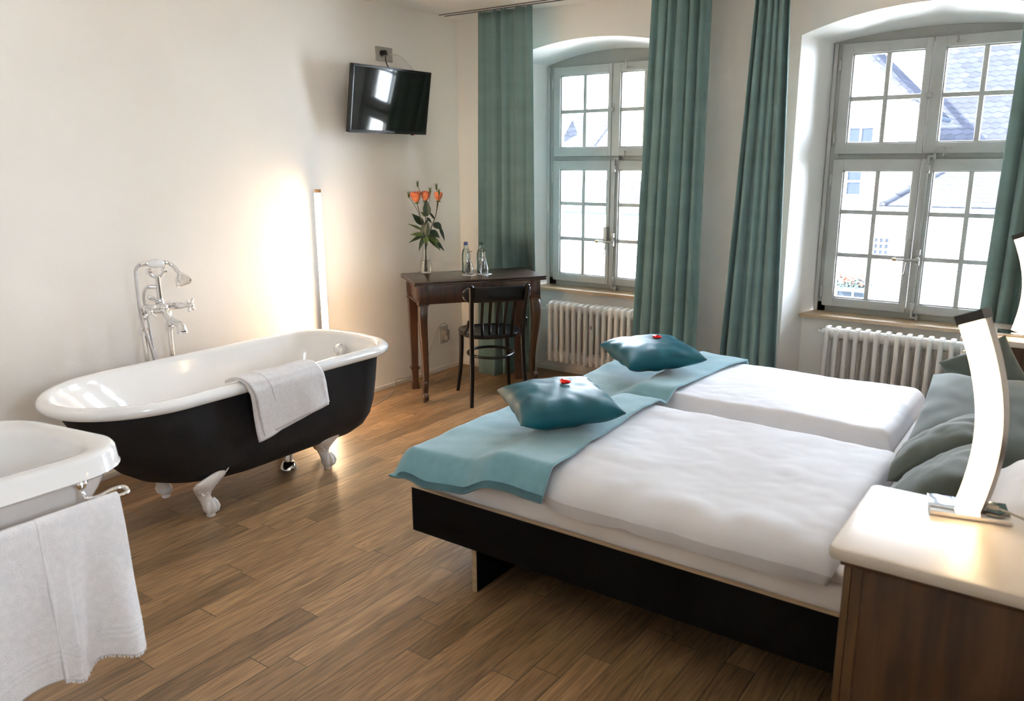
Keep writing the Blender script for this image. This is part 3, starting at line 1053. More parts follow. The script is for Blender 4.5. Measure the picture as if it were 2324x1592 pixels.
b.tube(sp_, [lerp(0.017, 0.0165, min(1, i/12)) if i < 14 else lerp(0.0165, 0.024, (i-14)/(len(sp_)-15)) for i in range(len(sp_))], 16)
b.lathe([(0.024, -0.006), (0.0255, 0), (0.0235, 0.004)], (bx+0.148, yc+0.010, mz-0.108), 18)
build('spout', b, M_chrome, mx)
b = MB()
b.tube([(bx-0.01, yc-0.01, mz+0.025), (bx-0.004, yc-0.012, mz+0.05)], 0.012, 12)
b.tube(spline([(bx+0.012, yc, mz+0.028), (bx+0.010, yc-0.022, mz+0.040), (bx+0.004, yc-0.048, mz+0.056), (bx, yc-0.062, mz+0.066)], 5), [0.009]*4+[0.0105]*5+[0.012]*5+[0.008]*2, 12, flat=0.6)
build('diverter_lever', b, M_chrome, mx)
b = MB()
b.tube([(bx-0.004, yc, mz+0.02), (bx-0.006, yc, mz+0.155)], [0.0135, 0.012], 14)
cr = []
for i in range(13):
    th = R(200)+R(140)*i/12
    cr.append((bx-0.006, yc+0.043*math.cos(th), mz+0.197+0.043*math.sin(th)))
b.tube(cr, 0.0085, 12)
b.lathe([(0.012, -0.01), (0.016, -0.008), (0.016, 0.008), (0.012, 0.01)], (bx-0.006, yc-0.040, mz+0.185), 12, Matrix.Rotation(R(90), 4, 'X'))
b.lathe([(0.012, -0.01), (0.016, -0.008), (0.016, 0.008), (0.012, 0.01)], (bx-0.006, yc+0.040, mz+0.185), 12, Matrix.Rotation(R(90), 4, 'X'))
b.tube([(bx-0.012, yc, mz+0.105), (bx-0.03, yc-0.035, mz+0.108)], 0.011, 12)
build('shower_cradle', b, M_chrome, mx)
hz = mz+0.219
b = MB()
b.tube([(bx-0.006, yc-0.085, hz+0.004), (bx-0.006, yc-0.062, hz+0.006), (bx-0.006, yc-0.046, hz+0.006)], [0.011, 0.0125, 0.010], 12)
build('hose_nut', b, M_chrome, mx)
b = MB()
b.tube(spline([(bx-0.006, yc+0.040, hz), (bx-0.006, yc+0.062, hz), (bx+0.004, yc+0.082, hz-0.016), (bx+0.02, yc+0.096, hz-0.046), (bx+0.028, yc+0.102, hz-0.064)], 5), [0.0135, 0.015, 0.013, 0.012]+[0.0105]*14+[0.013, 0.014, 0.015], 14)
rot = Vector((-0.42, -0.14, 0.9)).to_track_quat('Z', 'Y').to_matrix()
b.lathe([(0.014, 0.012), (0.018, 0.006), (0.030, -0.008), (0.040, -0.030), (0.043, -0.044), (0.040, -0.048), (0.036, -0.045), (0, -0.045)], (bx+0.030, yc+0.104, hz-0.066), 24, rot)
hs = build('hand_shower', b, M_chrome, mx)
b = MB()
b.tube([(bx-0.006, yc-0.046, hz+0.005), (bx-0.006, yc-0.024, hz+0.003), (bx-0.006, yc, hz+0.001), (bx-0.006, yc+0.022, hz), (bx-0.006, yc+0.040, hz)], [0.012, 0.019, 0.0215, 0.019, 0.012], 16)
build('grip', b, M_enamel, hs)
b = MB()
b.tube(spline([(bx-0.006, yc-0.078, hz+0.004), (bx-0.006, yc-0.098, hz-0.006), (bx-0.008, yc-0.108, hz-0.04), (bx-0.01, yc-0.107, hz-0.16), (bx-0.02, yc-0.098, mz-0.02), (bx-0.04, yc-0.06, mz-0.16), (bx-0.05, yc-0.035, mz-0.28), (bx-0.055, yc-0.028, mz-0.40), (bx-0.06, yc-0.02, mz-0.6), (bx-0.05, yc, mz-0.68), (bx-0.05, yc+0.012, mz-0.6), (bx-0.052, yc-0.02, mz-0.40), (bx-0.05, yc-0.035, mz-0.2), (bx-0.045, yc-0.052, mz-0.02), (bx-0.038, yc-0.062, mz+0.06), (bx-0.033, yc-0.052, mz+0.098), (bx-0.03, yc-0.034, mz+0.108)], 8), 0.0075, 10)
build('shower_hose', b, M_hose, mx)

# ------------------------------------------------------------------ folded hand towel over the tub rim
def rim_towel():
    t = thing('hand_towel', 'small white hand towel folded over the bathtub rim', 'towel', (1.0, -2.55, 0.63))
    # the cloth's path across the rim: from inside the tub over the roll and down the outside
    def path(s, off, k):
        pts = [(0.925, 0.632), (0.955, 0.652), (0.985, 0.658), (1.015, 0.654), (1.040, 0.636), (1.048, 0.60), (1.043, 0.55), (1.034, 0.48), (1.026, 0.41), (1.020, 0.355)]
        f = s*(len(pts)-1)
        i = min(len(pts)-2, int(f))
        a, c = pts[i], pts[i+1]
        g = f-i
        x, z = lerp(a[0], c[0], g), lerp(a[1], c[1], g)
        return x+off*(0.6+0.4*s), z+off*(1-s)
    def lay(off, y0, y1, y0b, y1b, smax0, smax1, seed):
        def P(u, v):
            sm = lerp(smax0, smax1, u)
            s = 0.02+v*(sm-0.02)
            x, z = path(s, off, u)
            y = lerp(lerp(y0, y0b, v**1.2), lerp(y1, y1b, v**1.2), u)
            w = 0.010*v*v*math.sin(u*7+seed)+0.012*v*nz(u*3+seed, v*2)
            if v > 0.55:
                x += max(0, w)+0.004
            z += 0.004*nz(u*6, v*5, seed)*(1 if v < 0.4 else 0.2)
            return Vector((x, y, z))
        return P
    b = MB()
    b.grid(lay(0.004, -2.820, -2.425, -2.742, -2.330, 1.0, 0.85, 1.0), 34, 40)
    build('under_layer', b, M_towel, t, ang=80, solid=0.006)
    b = MB()
    b.grid(lay(0.012, -2.822, -2.422, -2.715, -2.325, 0.955, 0.835, 2.3), 34, 40)
    build('top_layer', b, M_towel, t, ang=80, solid=0.006)
    b = MB()
    P = lay(0.0165, -2.822, -2.422, -2.715, -2.325, 0.955, 0.835, 2.3)
    b.tube([P(0.24, i/20*0.75) for i in range(21)], 0.0018, 6)
    build('fold_line', b, M_towel, t)
rim_towel()

# ------------------------------------------------------------------ stick lamp in the corner behind the tub
sl = thing('stick_lamp', 'slim vertical light stick glowing against the wall behind the tub', 'lamp', (0.12, -1.515, 0), R(-32))
SM = Matrix.Translation((0.12, -1.515, 0)) @ Matrix.Rotation(R(-32), 4, 'Z')
b = MB(); b.box(-0.019, -0.014, -0.019, 0.019, 0.03, 1.430, 0.001, mat=SM)
build('post', b, M_alu, sl)
b = MB(); b.box(-0.0138, 0.017, -0.0175, 0.0175, 0.045, 1.412, 0.003, mat=SM)
build('diffuser', b, M_strip, sl)
b = MB(); b.box(-0.0195, 0.0185, -0.0195, 0.0195, 1.412, 1.432, 0.002, mat=SM)
build('end_cap', b, mat('copper_cap', (0.50, 0.27, 0.13), 0.3, 0.8), sl)
b = MB(); b.lathe([(0.070, 0.0), (0.070, 0.01), (0.064, 0.014), (0.02, 0.03), (0, 0.03)], (0.12, -1.515, 0), 28)
build('base', b, M_alu, sl)

# ------------------------------------------------------------------ wash basin
sink = thing('wash_basin', 'white ceramic wash basin with a towel ring, at the left edge', 'sink', (1.66, -4.1, 0.8))
def rrect(x0, x1, y0, y1, rs, z, n=14):
    """rounded rectangle; rs radii for corners (x1,y1),(x0,y1),(x0,y0),(x1,y0)"""
    out = []
    for (cx, cy, a0, r) in ((x1-rs[0], y1-rs[0], 0, rs[0]), (x0+rs[1], y1-rs[1], 90, rs[1]), (x0+rs[2], y0+rs[2], 180, rs[2]), (x1-rs[3], y0+rs[3], 270, rs[3])):
        for i in range(n):
            th = R(a0+90*i/(n-1))
            out.append(Vector((cx+r*math.cos(th), cy+r*math.sin(th), z)))
    return out
SX0, SX1, SY0, SY1, SZ = 1.362, 1.968, -4.52, -3.792, 0.862
def srim(ins, z, k=1.0, dx0=0.0, bow=0.0):
    r = rrect(SX0+ins+dx0, SX1-ins, SY0+ins, SY1-ins, (max(0.03, 0.155-ins*k), max(0.03, 0.20-ins*k), max(0.03, 0.20-ins*k), max(0.03, 0.13-ins*k)), z)
    out = []
    for p in r:
        t = min(1, max(0, (p.x-SX0)/(SX1-SX0)))
        # the back narrows a little, the rim's top falls towards the front edge
        y = p.y-(0.10*(1-t)**1.5 if p.y > (SY0+SY1)/2 else -0.10*(1-t)**1.5)
        out.append(Vector((p.x, y, p.z)))
    return out
rings = [srim(0.20, 0.60), srim(0.14, 0.635), srim(0.088, 0.69), srim(0.052, 0.745), srim(0.032, 0.785), srim(0.022, 0.797), srim(0.004, 0.800), srim(-0.004, 0.806), srim(0.0, 0.815), srim(0.004, 0.850), srim(0.010, SZ-0.004), srim(0.020, SZ), srim(0.038, SZ-0.001)]
def sbowl(ins, z, dxb):
    r = rrect(SX0+ins+dxb, SX1-ins*1.05, SY0+ins, SY1-ins, (0.10, 0.17, 0.17, 0.10), z)
    out = []
    for p in r:
        t = min(1, max(0, (p.x-SX0)/(SX1-SX0)))
        y = p.y-(0.09*(1-t)**1.3 if p.y > (SY0+SY1)/2 else -0.09*(1-t)**1.3)
        out.append(Vector((p.x, y, p.z)))
    return out
rings += [sbowl(0.062, SZ-0.006, 0.0), sbowl(0.072, SZ-0.02, 0.004), sbowl(0.082, SZ-0.05, 0.01), sbowl(0.10, SZ-0.10, 0.02), sbowl(0.14, SZ-0.15, 0.03), sbowl(0.20, SZ-0.172, 0.03)]
b = MB(); b.loft(rings, True, True)
build('ceramic_bowl', b, M_ceramic, sink, ang=50)
b = MB()
RX = 2.012
b.lathe([(0.0, 0.0), (0.017, 0.0), (0.019, -0.006), (0.012, -0.018), (0.009, -0.022)], (1.952, -3.955, 0.802), 16)
b.tube(spline([(1.952, -3.955, 0.79), (1.956, -3.955, 0.768), (1.970, -3.952, 0.756), (1.985, -3.93, 0.757), (1.978, -3.89, 0.760), (1.985, -3.862, 0.760), (2.004, -3.862, 0.753), (RX, -3.876, 0.752), (RX, -3.90, 0.752), (RX, -3.95, 0.752), (RX, -4.2, 0.752), (RX, -4.5, 0.752)], 8), 0.0058, 12)
build('towel_rail', b, M_chrome, sink)

def hang_towel():
    t = thing('bath_towel', 'large white bath towel hanging on the rail below the wash basin', 'towel', (2.0, -4.15, 0.33))
    zt, zb = 0.763, 0.335
    def drape(y0, y1, dx, zb0, zb1, seed, amp, lap=False):
        def P(u, v):
            y = lerp(y0, y1, u)+0.012*(v)*math.sin(u*5+seed)
            if v < 0.18:               # over the rail
                th = PI*(v/0.18)
                x = RX-0.013*math.cos(th)*(1+dx*20)
                z = zt-0.012+(0.012+dx)*math.sin(th)-0.03*max(0, 0.5-v/0.18)
            else:
                k = (v-0.18)/0.82
                zbb = lerp(zb0, zb1, u)+0.012*math.sin(u*9+seed)*k
                z = lerp(zt-0.012, zbb, k)
                f = math.sin(u*PI*2.1+seed)*0.5+0.5*math.sin(u*PI*3.7+seed*2)
                x = RX+0.013*(1+dx*20)+amp*k**0.8*(0.6+f)+0.006*nz(u*4, k*3, seed)
                for bz in (0.80, 0.835, 0.87):   # woven border ribs
                    x += 0.0028*math.exp(-((k-bz)/0.008)**2)
            return Vector((x, y, z))
        return P
    b = MB(); b.grid(drape(-4.56, -4.045, 0.0, 0.29, 0.335, 0.6, 0.020), 60, 110)
    build('left_fold', b, M_towel, t, ang=80, solid=0.007)
    b = MB(); b.grid(drape(-4.105, -3.898, 0.0007, 0.325, 0.335, 2.2, 0.028), 50, 110)
    build('right_fold', b, M_towel, t, ang=80, solid=0.007)
    b = MB()
    P = drape(-4.105, -3.898, 0.0007, 0.325, 0.335, 2.2, 0.028)
    for i in range(46):
        p = P((i+0.5)/46, 1)
        b.tube([p, p+Vector((0.001*math.sin(i*3), 0.002*math.sin(i*2), -0.008))], 0.0022, 5)
    o = build('fringe', b, M_towel, t)
    o['kind'] = 'stuff'
hang_towel()
# ------------------------------------------------------------------ writing desk set across the corner
DA = R(54.07)
DC = Vector((0.54, -0.537, 0))
ux, uy = Vector((math.cos(DA), math.sin(DA), 0)), Vector((-math.sin(DA), math.cos(DA), 0))
def dk(x, y, z):
    return DC+ux*x+uy*y+Vector((0, 0, z))
DM = Matrix.Translation(DC) @ Matrix.Rotation(DA, 4, 'Z')
desk = thing('writing_desk', 'dark mahogany desk with curved front legs across the corner', 'desk', tuple(DC), DA)
TW, TD, TZ = 0.46, 0.235, 0.83
def top_ring(g, z):
    return [DM @ Vector((sx*(TW-g), sy*(TD-g), z)) for sx, sy in ((-1, -1), (1, -1), (1, 1), (-1, 1))]
b = MB()
b.loft([top_ring(g, z) for g, z in ((0.012, 0.799), (0.004, 0.801), (0.000, 0.806), (0.002, 0.811), (0.006, 0.813), (0.006, 0.816), (0.001, 0.818), (0.0, 0.823), (0.003, 0.828), (0.010, TZ))])
build('desk_top', b, M_mahogtop, desk, ang=30)
AX, AY = TW-0.035, TD-0.030
b = MB()
b.box(-AX+0.06, AX-0.06, -AY+0.006, -AY+0.026, 0.672, 0.800, 0.002, mat=DM)
b.box(-AX+0.06, AX-0.06, AY-0.026, AY-0.006, 0.672, 0.800, 0.002, mat=DM)
b.box(-AX+0.006, -AX+0.026, -AY+0.06, AY-0.06, 0.672, 0.800, 0.002, mat=DM)
b.box(AX-0.026, AX-0.006, -AY+0.06, AY-0.06, 0.672, 0.800, 0.002, mat=DM)
b.box(-AX+0.03, AX-0.03, -AY+0.03, AY-0.03, 0.79, 0.80, mat=DM)
b.box(-AX-0.002, -AX+0.02, -AY+0.05, AY-0.05, 0.672, 0.682, 0.003, mat=DM)
build('apron', b, M_mahog, desk)
for sx in (-1, 1):
    for sy in (-1, 1):
        cx, cy = sx*(AX-0.032), sy*(AY-0.032)
        b = MB()
        b.box(cx-0.033, cx+0.033, cy-0.033, cy+0.033, 0.668, 0.800, 0.002, mat=DM)
        # raised field with a sunk middle on the outer faces
        for (fx, fy) in ((sx, 0), (0, sy)):
            for a0, a1, c0, c1 in ((-0.022, 0.022, 0.783, 0.790), (-0.022, 0.022, 0.692, 0.699), (-0.022, -0.015, 0.692, 0.790), (0.015, 0.022, 0.692, 0.790)):
                if fx:
                    e = cx+fx*0.033
                    b.box(min(e, e+fx*0.003), max(e, e+fx*0.003), cy+a0, cy+a1, c0, c1, 0.001, mat=DM)
                else:
                    e = cy+fy*0.033
                    b.box(cx+a0, cx+a1, min(e, e+fy*0.003), max(e, e+fy*0.003), c0, c1, 0.001, mat=DM)
        b.box(cx-0.036, cx+0.036, cy-0.036, cy+0.036, 0.664, 0.672, 0.002, mat=DM)
        rings = []
        if sy < 0:      # cabriole front leg ending in a scrolled foot
            prof = ((0.668, 0.0, 0.031), (0.63, 0.010, 0.031), (0.58, 0.014, 0.030), (0.52, 0.012, 0.028), (0.44, 0.004, 0.0255), (0.34, -0.008, 0.023), (0.24, -0.016, 0.021), (0.15, -0.014, 0.0195), (0.09, -0.002, 0.0185), (0.05, 0.012, 0.018), (0.025, 0.022, 0.017), (0.006, 0.026, 0.013))
            for z, o_, w in prof:
                ox, oy = cx+sx*o_*0.55, cy+sy*o_*1.25
                rings.append([DM @ Vector((ox+w*math.copysign(abs(math.cos(t))**0.5, math.cos(t)), oy+w*math.copysign(abs(math.sin(t))**0.5, math.sin(t)), z)) for t in [2*PI*k/16 for k in range(16)]])
            b.loft(rings)
            build('front_leg', b, M_mahog, desk, ang=50)
            lg = bpy.context.scene.collection.objects[-1]
            b = MB()
            for zc, ro, off in ((0.122, 0.026, 0.028), (0.040, 0.032, 0.046)):
                ax_ = Matrix.Rotation(R(90), 4, 'Y')
                b.lathe([(0.0, -0.016), (ro*0.8, -0.016), (ro, -0.012), (ro, 0.012), (ro*0.8, 0.016), (0.0, 0.016)], (0, 0, 0), 18, DM @ Matrix.Translation((cx+sx*0.004, cy-off*0.6+0.004, zc)) @ ax_)
            b.box(cx+sx*0.004-0.015, cx+sx*0.004+0.015, cy-0.034, cy-0.008, 0.05, 0.125, 0.004, mat=DM)
            build('scroll_foot', b, M_mahog, lg)
        else:           # straight tapered back leg with a collar and block foot
            for z, w in ((0.668, 0.031), (0.40, 0.026), (0.165, 0.022), (0.160, 0.030), (0.150, 0.031), (0.143, 0.023), (0.06, 0.020), (0.045, 0.024), (0.0, 0.027)):
                rings.append([DM @ Vector((cx+px2*w, cy+py2*w, z)) for px2, py2 in ((-1, -1), (1, -1), (1, 1), (-1, 1))])
            b.loft(rings)
            build('back_leg', b, M_mahog, desk, ang=25)

# ------------------------------------------------------------------ bentwood chair
CA = math.atan2(0.617, -0.787)-PI/2
CC = Vector((0.735, -0.600, 0))
CM = Matrix.Translation(CC) @ Matrix.Rotation(CA, 4, 'Z')
chair = thing('dining_chair', 'black bentwood chair with slatted back pushed under the desk', 'chair', tuple(CC), CA)
def cp(x, y, z):
    return CM @ Vector((x, y, z))
SZC = 0.475
b = MB()
def seat_ring(k, z):
    r = []
    for i in range(40):
        th = 2*PI*i/40
        c, s_ = math.cos(th), math.sin(th)
        e = 0.72
        w = 0.205-0.018*(-s_ if s_ < 0 else 0)+0.012*max(0, s_)
        r.append(cp(k*w*math.copysign(abs(c)**e, c), k*0.205*math.copysign(abs(s_)**e, s_)+0.005, z))
    return r
b.loft([seat_ring(k, z) for k, z in ((0.86, SZC-0.030), (0.97, SZC-0.028), (1.0, SZC-0.020), (1.0, SZC-0.006), (0.985, SZC), (0.93, SZC+0.001), (0.90, SZC-0.003), (0.6, SZC-0.010), (0.2, SZC-0.012))])
build('seat', b, M_blackwood, chair, ang=50)
for sx in (-1, 1):
    b = MB()
    rear = spline([cp(sx*0.192, -0.232, 0.0), cp(sx*0.180, -0.205, 0.22), cp(sx*0.176, -0.190, 0.44), cp(sx*0.178, -0.205, 0.60), cp(sx*0.186, -0.255, 0.79), cp(sx*0.188, -0.262, 0.815)], 8)
    b.tube(rear, [lerp(0.0135, 0.0165, min(1, i/10)) for i in range(len(rear)-4)]+[0.0165, 0.016, 0.013, 0.006], 14)
    build('back_post', b, M_blackwood, chair)
for sx in (-1, 1):
    b = MB()
    fr_ = spline([cp(sx*0.190, 0.200, 0.0), cp(sx*0.176, 0.172, 0.15), cp(sx*0.168, 0.160, 0.30), cp(sx*0.166, 0.158, SZC-0.02)], 8)
    b.tube(fr_, [lerp(0.012, 0.0175, i/(len(fr_)-1)) for i in range(len(fr_))], 14)
    build('front_leg', b, M_blackwood, chair)
b = MB()        # wide curved crest rail
def crest(u, v):
    th = lerp(-1, 1, u)
    x = th*0.232
    y = -0.232-0.030*(1-th*th)+0.045*abs(th)**3
    hh = 0.052*(1-0.55*max(0, abs(th)-0.80)/0.20*max(0, abs(th)-0.80)/0.20)
    a = 2*PI*v
    return cp(x, y+0.009*math.copysign(abs(math.cos(a))**0.5, math.cos(a))-0.10*(hh*math.sin(a)), 0.752+0.006*(1-th*th)+hh*math.copysign(abs(math.sin(a))**0.45, math.sin(a)))
vs = b.grid(crest, 33, 20, cv=True)
b.bm.faces.new(vs[0]); b.bm.faces.new(list(reversed(vs[-1])))
build('crest_rail', b, M_blackwood, chair, ang=50)
for i in range(5):
    t = -1+2*i/4
    b = MB()
    sl_ = [cp(t*0.100, -0.182, SZC-0.012), cp(t*0.104, -0.188, 0.56), cp(t*0.108, -0.222, 0.66), cp(t*0.112, -0.247, 0.725)]
    b.tube(spline(sl_, 6), 0.0105, 8, flat=0.55, up=tuple(ux))
    build('back_slat', b, M_blackwood, chair)
b = MB()        # bentwood ring stretcher
b.tube([cp(0.155*math.cos(2*PI*i/40), 0.168*math.sin(2*PI*i/40)-0.012, 0.315) for i in range(40)], 0.010, 10, close=True)
build('ring_stretcher', b, M_blackwood, chair)
for sx in (-1, 1):
    b = MB()
    b.tube(spline([cp(sx*0.196, -0.198, 0.575), cp(sx*0.199, -0.178, 0.54), cp(sx*0.203, -0.14, 0.50), cp(sx*0.204, -0.05, SZC-0.012)], 7), [0.006]+[0.0095]*21, 10)
    b.ell(cp(sx*0.196, -0.198, 0.575), (0.010, 0.010, 0.010))
    build('seat_brace', b, M_blackwood, chair)

# ------------------------------------------------------------------ roses in a glass vase
VX, VY, VZ = 0.228, -0.667, 0.8305
vase = thing('vase', 'slim clear glass carafe vase holding the roses on the desk', 'vase', (VX, VY, VZ))
def vprof(k, dr):
    return [(max(0, r-dr), z) for r, z in k]
outer = [(0.0, 0.0), (0.036, 0.0), (0.040, 0.004), (0.041, 0.03), (0.038, 0.065), (0.029, 0.105), (0.0205, 0.145), (0.0175, 0.175), (0.0185, 0.205), (0.0225, 0.238), (0.0235, 0.246)]
inner = [(0.0215, 0.246), (0.0205, 0.236), (0.0165, 0.205), (0.0157, 0.175), (0.0185, 0.145), (0.027, 0.105), (0.036, 0.065), (0.0388, 0.03), (0.0375, 0.012), (0.0, 0.010)]
b = MB(); b.lathe(outer+inner, (VX, VY, VZ), 32)
build('vase_glass', b, M_glassv, vase, ang=60)
b = MB(); b.lathe([(0.0, 0.0095), (0.0380, 0.0115), (0.0393, 0.03), (0.0366, 0.065), (0.0316, 0.088), (0.0, 0.088)], (VX, VY, VZ), 32)
build('water', b, M_water, vase, ang=60)

cr_ = Vector((0.813, 0.582, 0)).normalized()       # across the view
cd_ = Vector((-0.582, 0.813, 0)).normalized()        # into the view
vb = Vector((VX, VY, VZ))
def vp(a, d, z):
    return vb+cr_*a+cd_*d+Vector((0, 0, z))

def leaf_mesh(b, base, tip, w, up, droop=0.15):
    base, tip = Vector(base), Vector(tip)
    ax = tip-base
    l = ax.length
    ax.normalize()
    s_ = ax.cross(Vector(up)).normalized()
    n_ = s_.cross(ax)
    def P(u, v):
        t = (v-0.5)*2
        ww = w*math.sin(PI*min(1, u**0.75))*(1-0.15*u)
        z = -droop*l*u*u+0.22*w*abs(t)**1.5
        return base+ax*(u*l)+s_*(ww*t)+n_*z
    b.grid(P, 9, 7)

def rose(label, bloom, stem_pts, leaves, size, open_, buds, tilt=(0, 0, 1)):
    t = thing('rose', label, 'flower', tuple(stem_pts[0]), 0, 'roses in the glass vase')
    b = MB()
    sp2 = spline(stem_pts, 8)
    b.tube(sp2, [lerp(0.0034, 0.0026, i/(len(sp2)-1)) for i in range(len(sp2))], 8)
    for bp_ in buds:
        i = int(len(sp2)*bp_[0])
        b.tube(spline([sp2[i], sp2[i].lerp(Vector(bp_[1]), 0.5)+cr_*0.006, bp_[1]], 5), 0.0017, 6)
    build('stem', b, M_stem, t)
    for base, tip, w, young in leaves:
        b = MB()
        leaf_mesh(b, base, tip, w, (0.3, -0.5, 1))
        build('leaf', b, M_leafl if young else M_leaf, t, ang=80, solid=0.0008)
    c = Vector(bloom)
    rt = Vector(tilt).normalized().to_track_quat('Z', 'Y').to_matrix().to_4x4()
    T = Matrix.Translation(c) @ rt
    for ringi, (n_, r0, h, curl, ml) in enumerate(((5, 0.46, 1.20, 0.16*open_, M_petal), (4, 0.36, 1.30, 0.08*open_, M_petal), (3, 0.22, 1.28, 0.01, M_petal2))):
        for k in range(n_):
            a0 = 2*PI*k/n_+ringi*0.7
            def P(u, v):
                th = a0+(u-0.5)*2*PI/n_*1.45
                rr = size*(0.16+(r0-0.05)*math.sin(min(1, v*1.15)*PI*0.5)**0.8+curl*max(0, v-0.72)/0.28)
                zz = size*(-0.05+h*v-0.22*v*abs(u-0.5)**2*4-curl*0.55*max(0, v-0.80)/0.2)
                return T @ Vector((rr*math.cos(th), rr*math.sin(th), zz))
            b = MB()
            b.grid(P, 8, 9)
            build('petal', b, ml if k % 2 or ringi == 2 else M_petal, t, ang=80, solid=0.0007)
    b = MB()
    b.lathe([(0.003, -0.016), (0.007, -0.010), (0.009, -0.003), (0.008, 0.003), (0.0, 0.004)], (0, 0, 0), 12, T)
    for k in range(5):
        a = 2*PI*k/5
        d = Vector((math.cos(a), math.sin(a), 0))
        leaf_mesh(b, T @ (d*0.007), T @ (d*0.022+Vector((0, 0, -0.012))), 0.004, (0, 0, 1))
    build('sepals', b, M_leafl, t, ang=80, solid=0.0008)
    for fr2, bp_ in buds:
        b = MB()
        p = Vector(bp_)
        b.lathe([(0.0015, -0.010), (0.0055, -0.004), (0.0075, 0.004), (0.006, 0.014), (0.002, 0.024), (0, 0.026)], p, 12)
        for k in range(5):
            a = 2*PI*k/5+0.3
            b.tube([p+Vector((0.005*math.cos(a), 0.005*math.sin(a), 0.010)), p+Vector((0.007*math.cos(a), 0.007*math.sin(a), 0.024)), p+Vector((0.012*math.cos(a), 0.012*math.sin(a), 0.036))], [0.0022, 0.0014, 0.0005], 5)
        build('bud', b, M_leafl, t, ang=60)
    return t

Lf = lambda a, d, z: tuple(vp(a, d, z))
rose('large orange rose nearest the wall, its bloom fully open', vp(-0.049, -0.005, 0.492),
     [vp(0.004, -0.004, 0.014), vp(0.0, 0.0, 0.18), vp(-0.004, -0.004, 0.28), vp(-0.030, -0.005, 0.40), vp(-0.047, -0.005, 0.482)],
     [(Lf(-0.012, 0, 0.33), Lf(-0.082, 0.01, 0.415), 0.032, 0), (Lf(-0.02, -0.01, 0.30), Lf(-0.108, -0.02, 0.352), 0.014, 1), (Lf(-0.008, -0.01, 0.262), Lf(-0.098, -0.02, 0.278), 0.026, 1), (Lf(-0.006, -0.012, 0.262), Lf(-0.112, -0.03, 0.225), 0.022, 0), (Lf(-0.004, -0.012, 0.258), Lf(-0.045, -0.06, 0.165), 0.016, 0)],
     0.058, 0.8, [(0.72, vp(-0.102, -0.01, 0.528))], (-0.12, -0.1, 1))
rose('orange rose in the middle of the vase, partly behind a dark leaf', vp(0.006, 0.035, 0.500),
     [vp(-0.006, 0.006, 0.014), vp(0.002, 0.004, 0.18), vp(0.006, 0.015, 0.32), vp(0.006, 0.032, 0.490)],
     [(Lf(0.022, -0.02, 0.395), Lf(0.018, -0.03, 0.510), 0.030, 0), (Lf(0.01, -0.01, 0.39), Lf(-0.022, -0.02, 0.43), 0.014, 1), (Lf(0.015, 0, 0.385), Lf(0.052, -0.01, 0.350), 0.012, 0), (Lf(0.005, -0.035, 0.255), Lf(0.020, -0.06, 0.375), 0.042, 0), (Lf(0.004, -0.02, 0.26), Lf(0.02, -0.05, 0.20), 0.020, 1), (Lf(0.0, -0.012, 0.260), Lf(-0.03, -0.05, 0.19), 0.020, 0)],
     0.052, 0.5, [(0.80, vp(0.042, 0.02, 0.557)), (0.9, vp(-0.045, 0.04, 0.600))], (0.1, 0, 1))
rose('orange rose leaning to the window side, standing apart from the others', vp(0.098, 0.0, 0.502),
     [vp(0.002, 0.008, 0.014), vp(0.006, 0.002, 0.18), vp(0.040, 0.0, 0.30), vp(0.078, 0.0, 0.40), vp(0.096, 0.0, 0.492)],
     [(Lf(0.062, 0, 0.345), Lf(0.120, -0.02, 0.305), 0.034, 0), (Lf(0.07, 0, 0.37), Lf(0.028, -0.01, 0.44), 0.010, 0), (Lf(0.03, -0.02, 0.29), Lf(0.105, -0.04, 0.255), 0.038, 0), (Lf(0.016, -0.012, 0.262), Lf(0.108, -0.05, 0.222), 0.022, 1), (Lf(0.014, -0.010, 0.258), Lf(0.112, -0.03, 0.168), 0.024, 1), (Lf(0.018, 0.0, 0.258), Lf(0.138, 0.01, 0.165), 0.034, 0), (Lf(0.1, 0.0, 0.325), Lf(0.142, -0.01, 0.225), 0.013, 0)],
     0.048, 0.35, [(0.72, vp(0.107, -0.03, 0.548)), (0.78, vp(0.086, 0.02, 0.580))], (0.05, 0, 1))

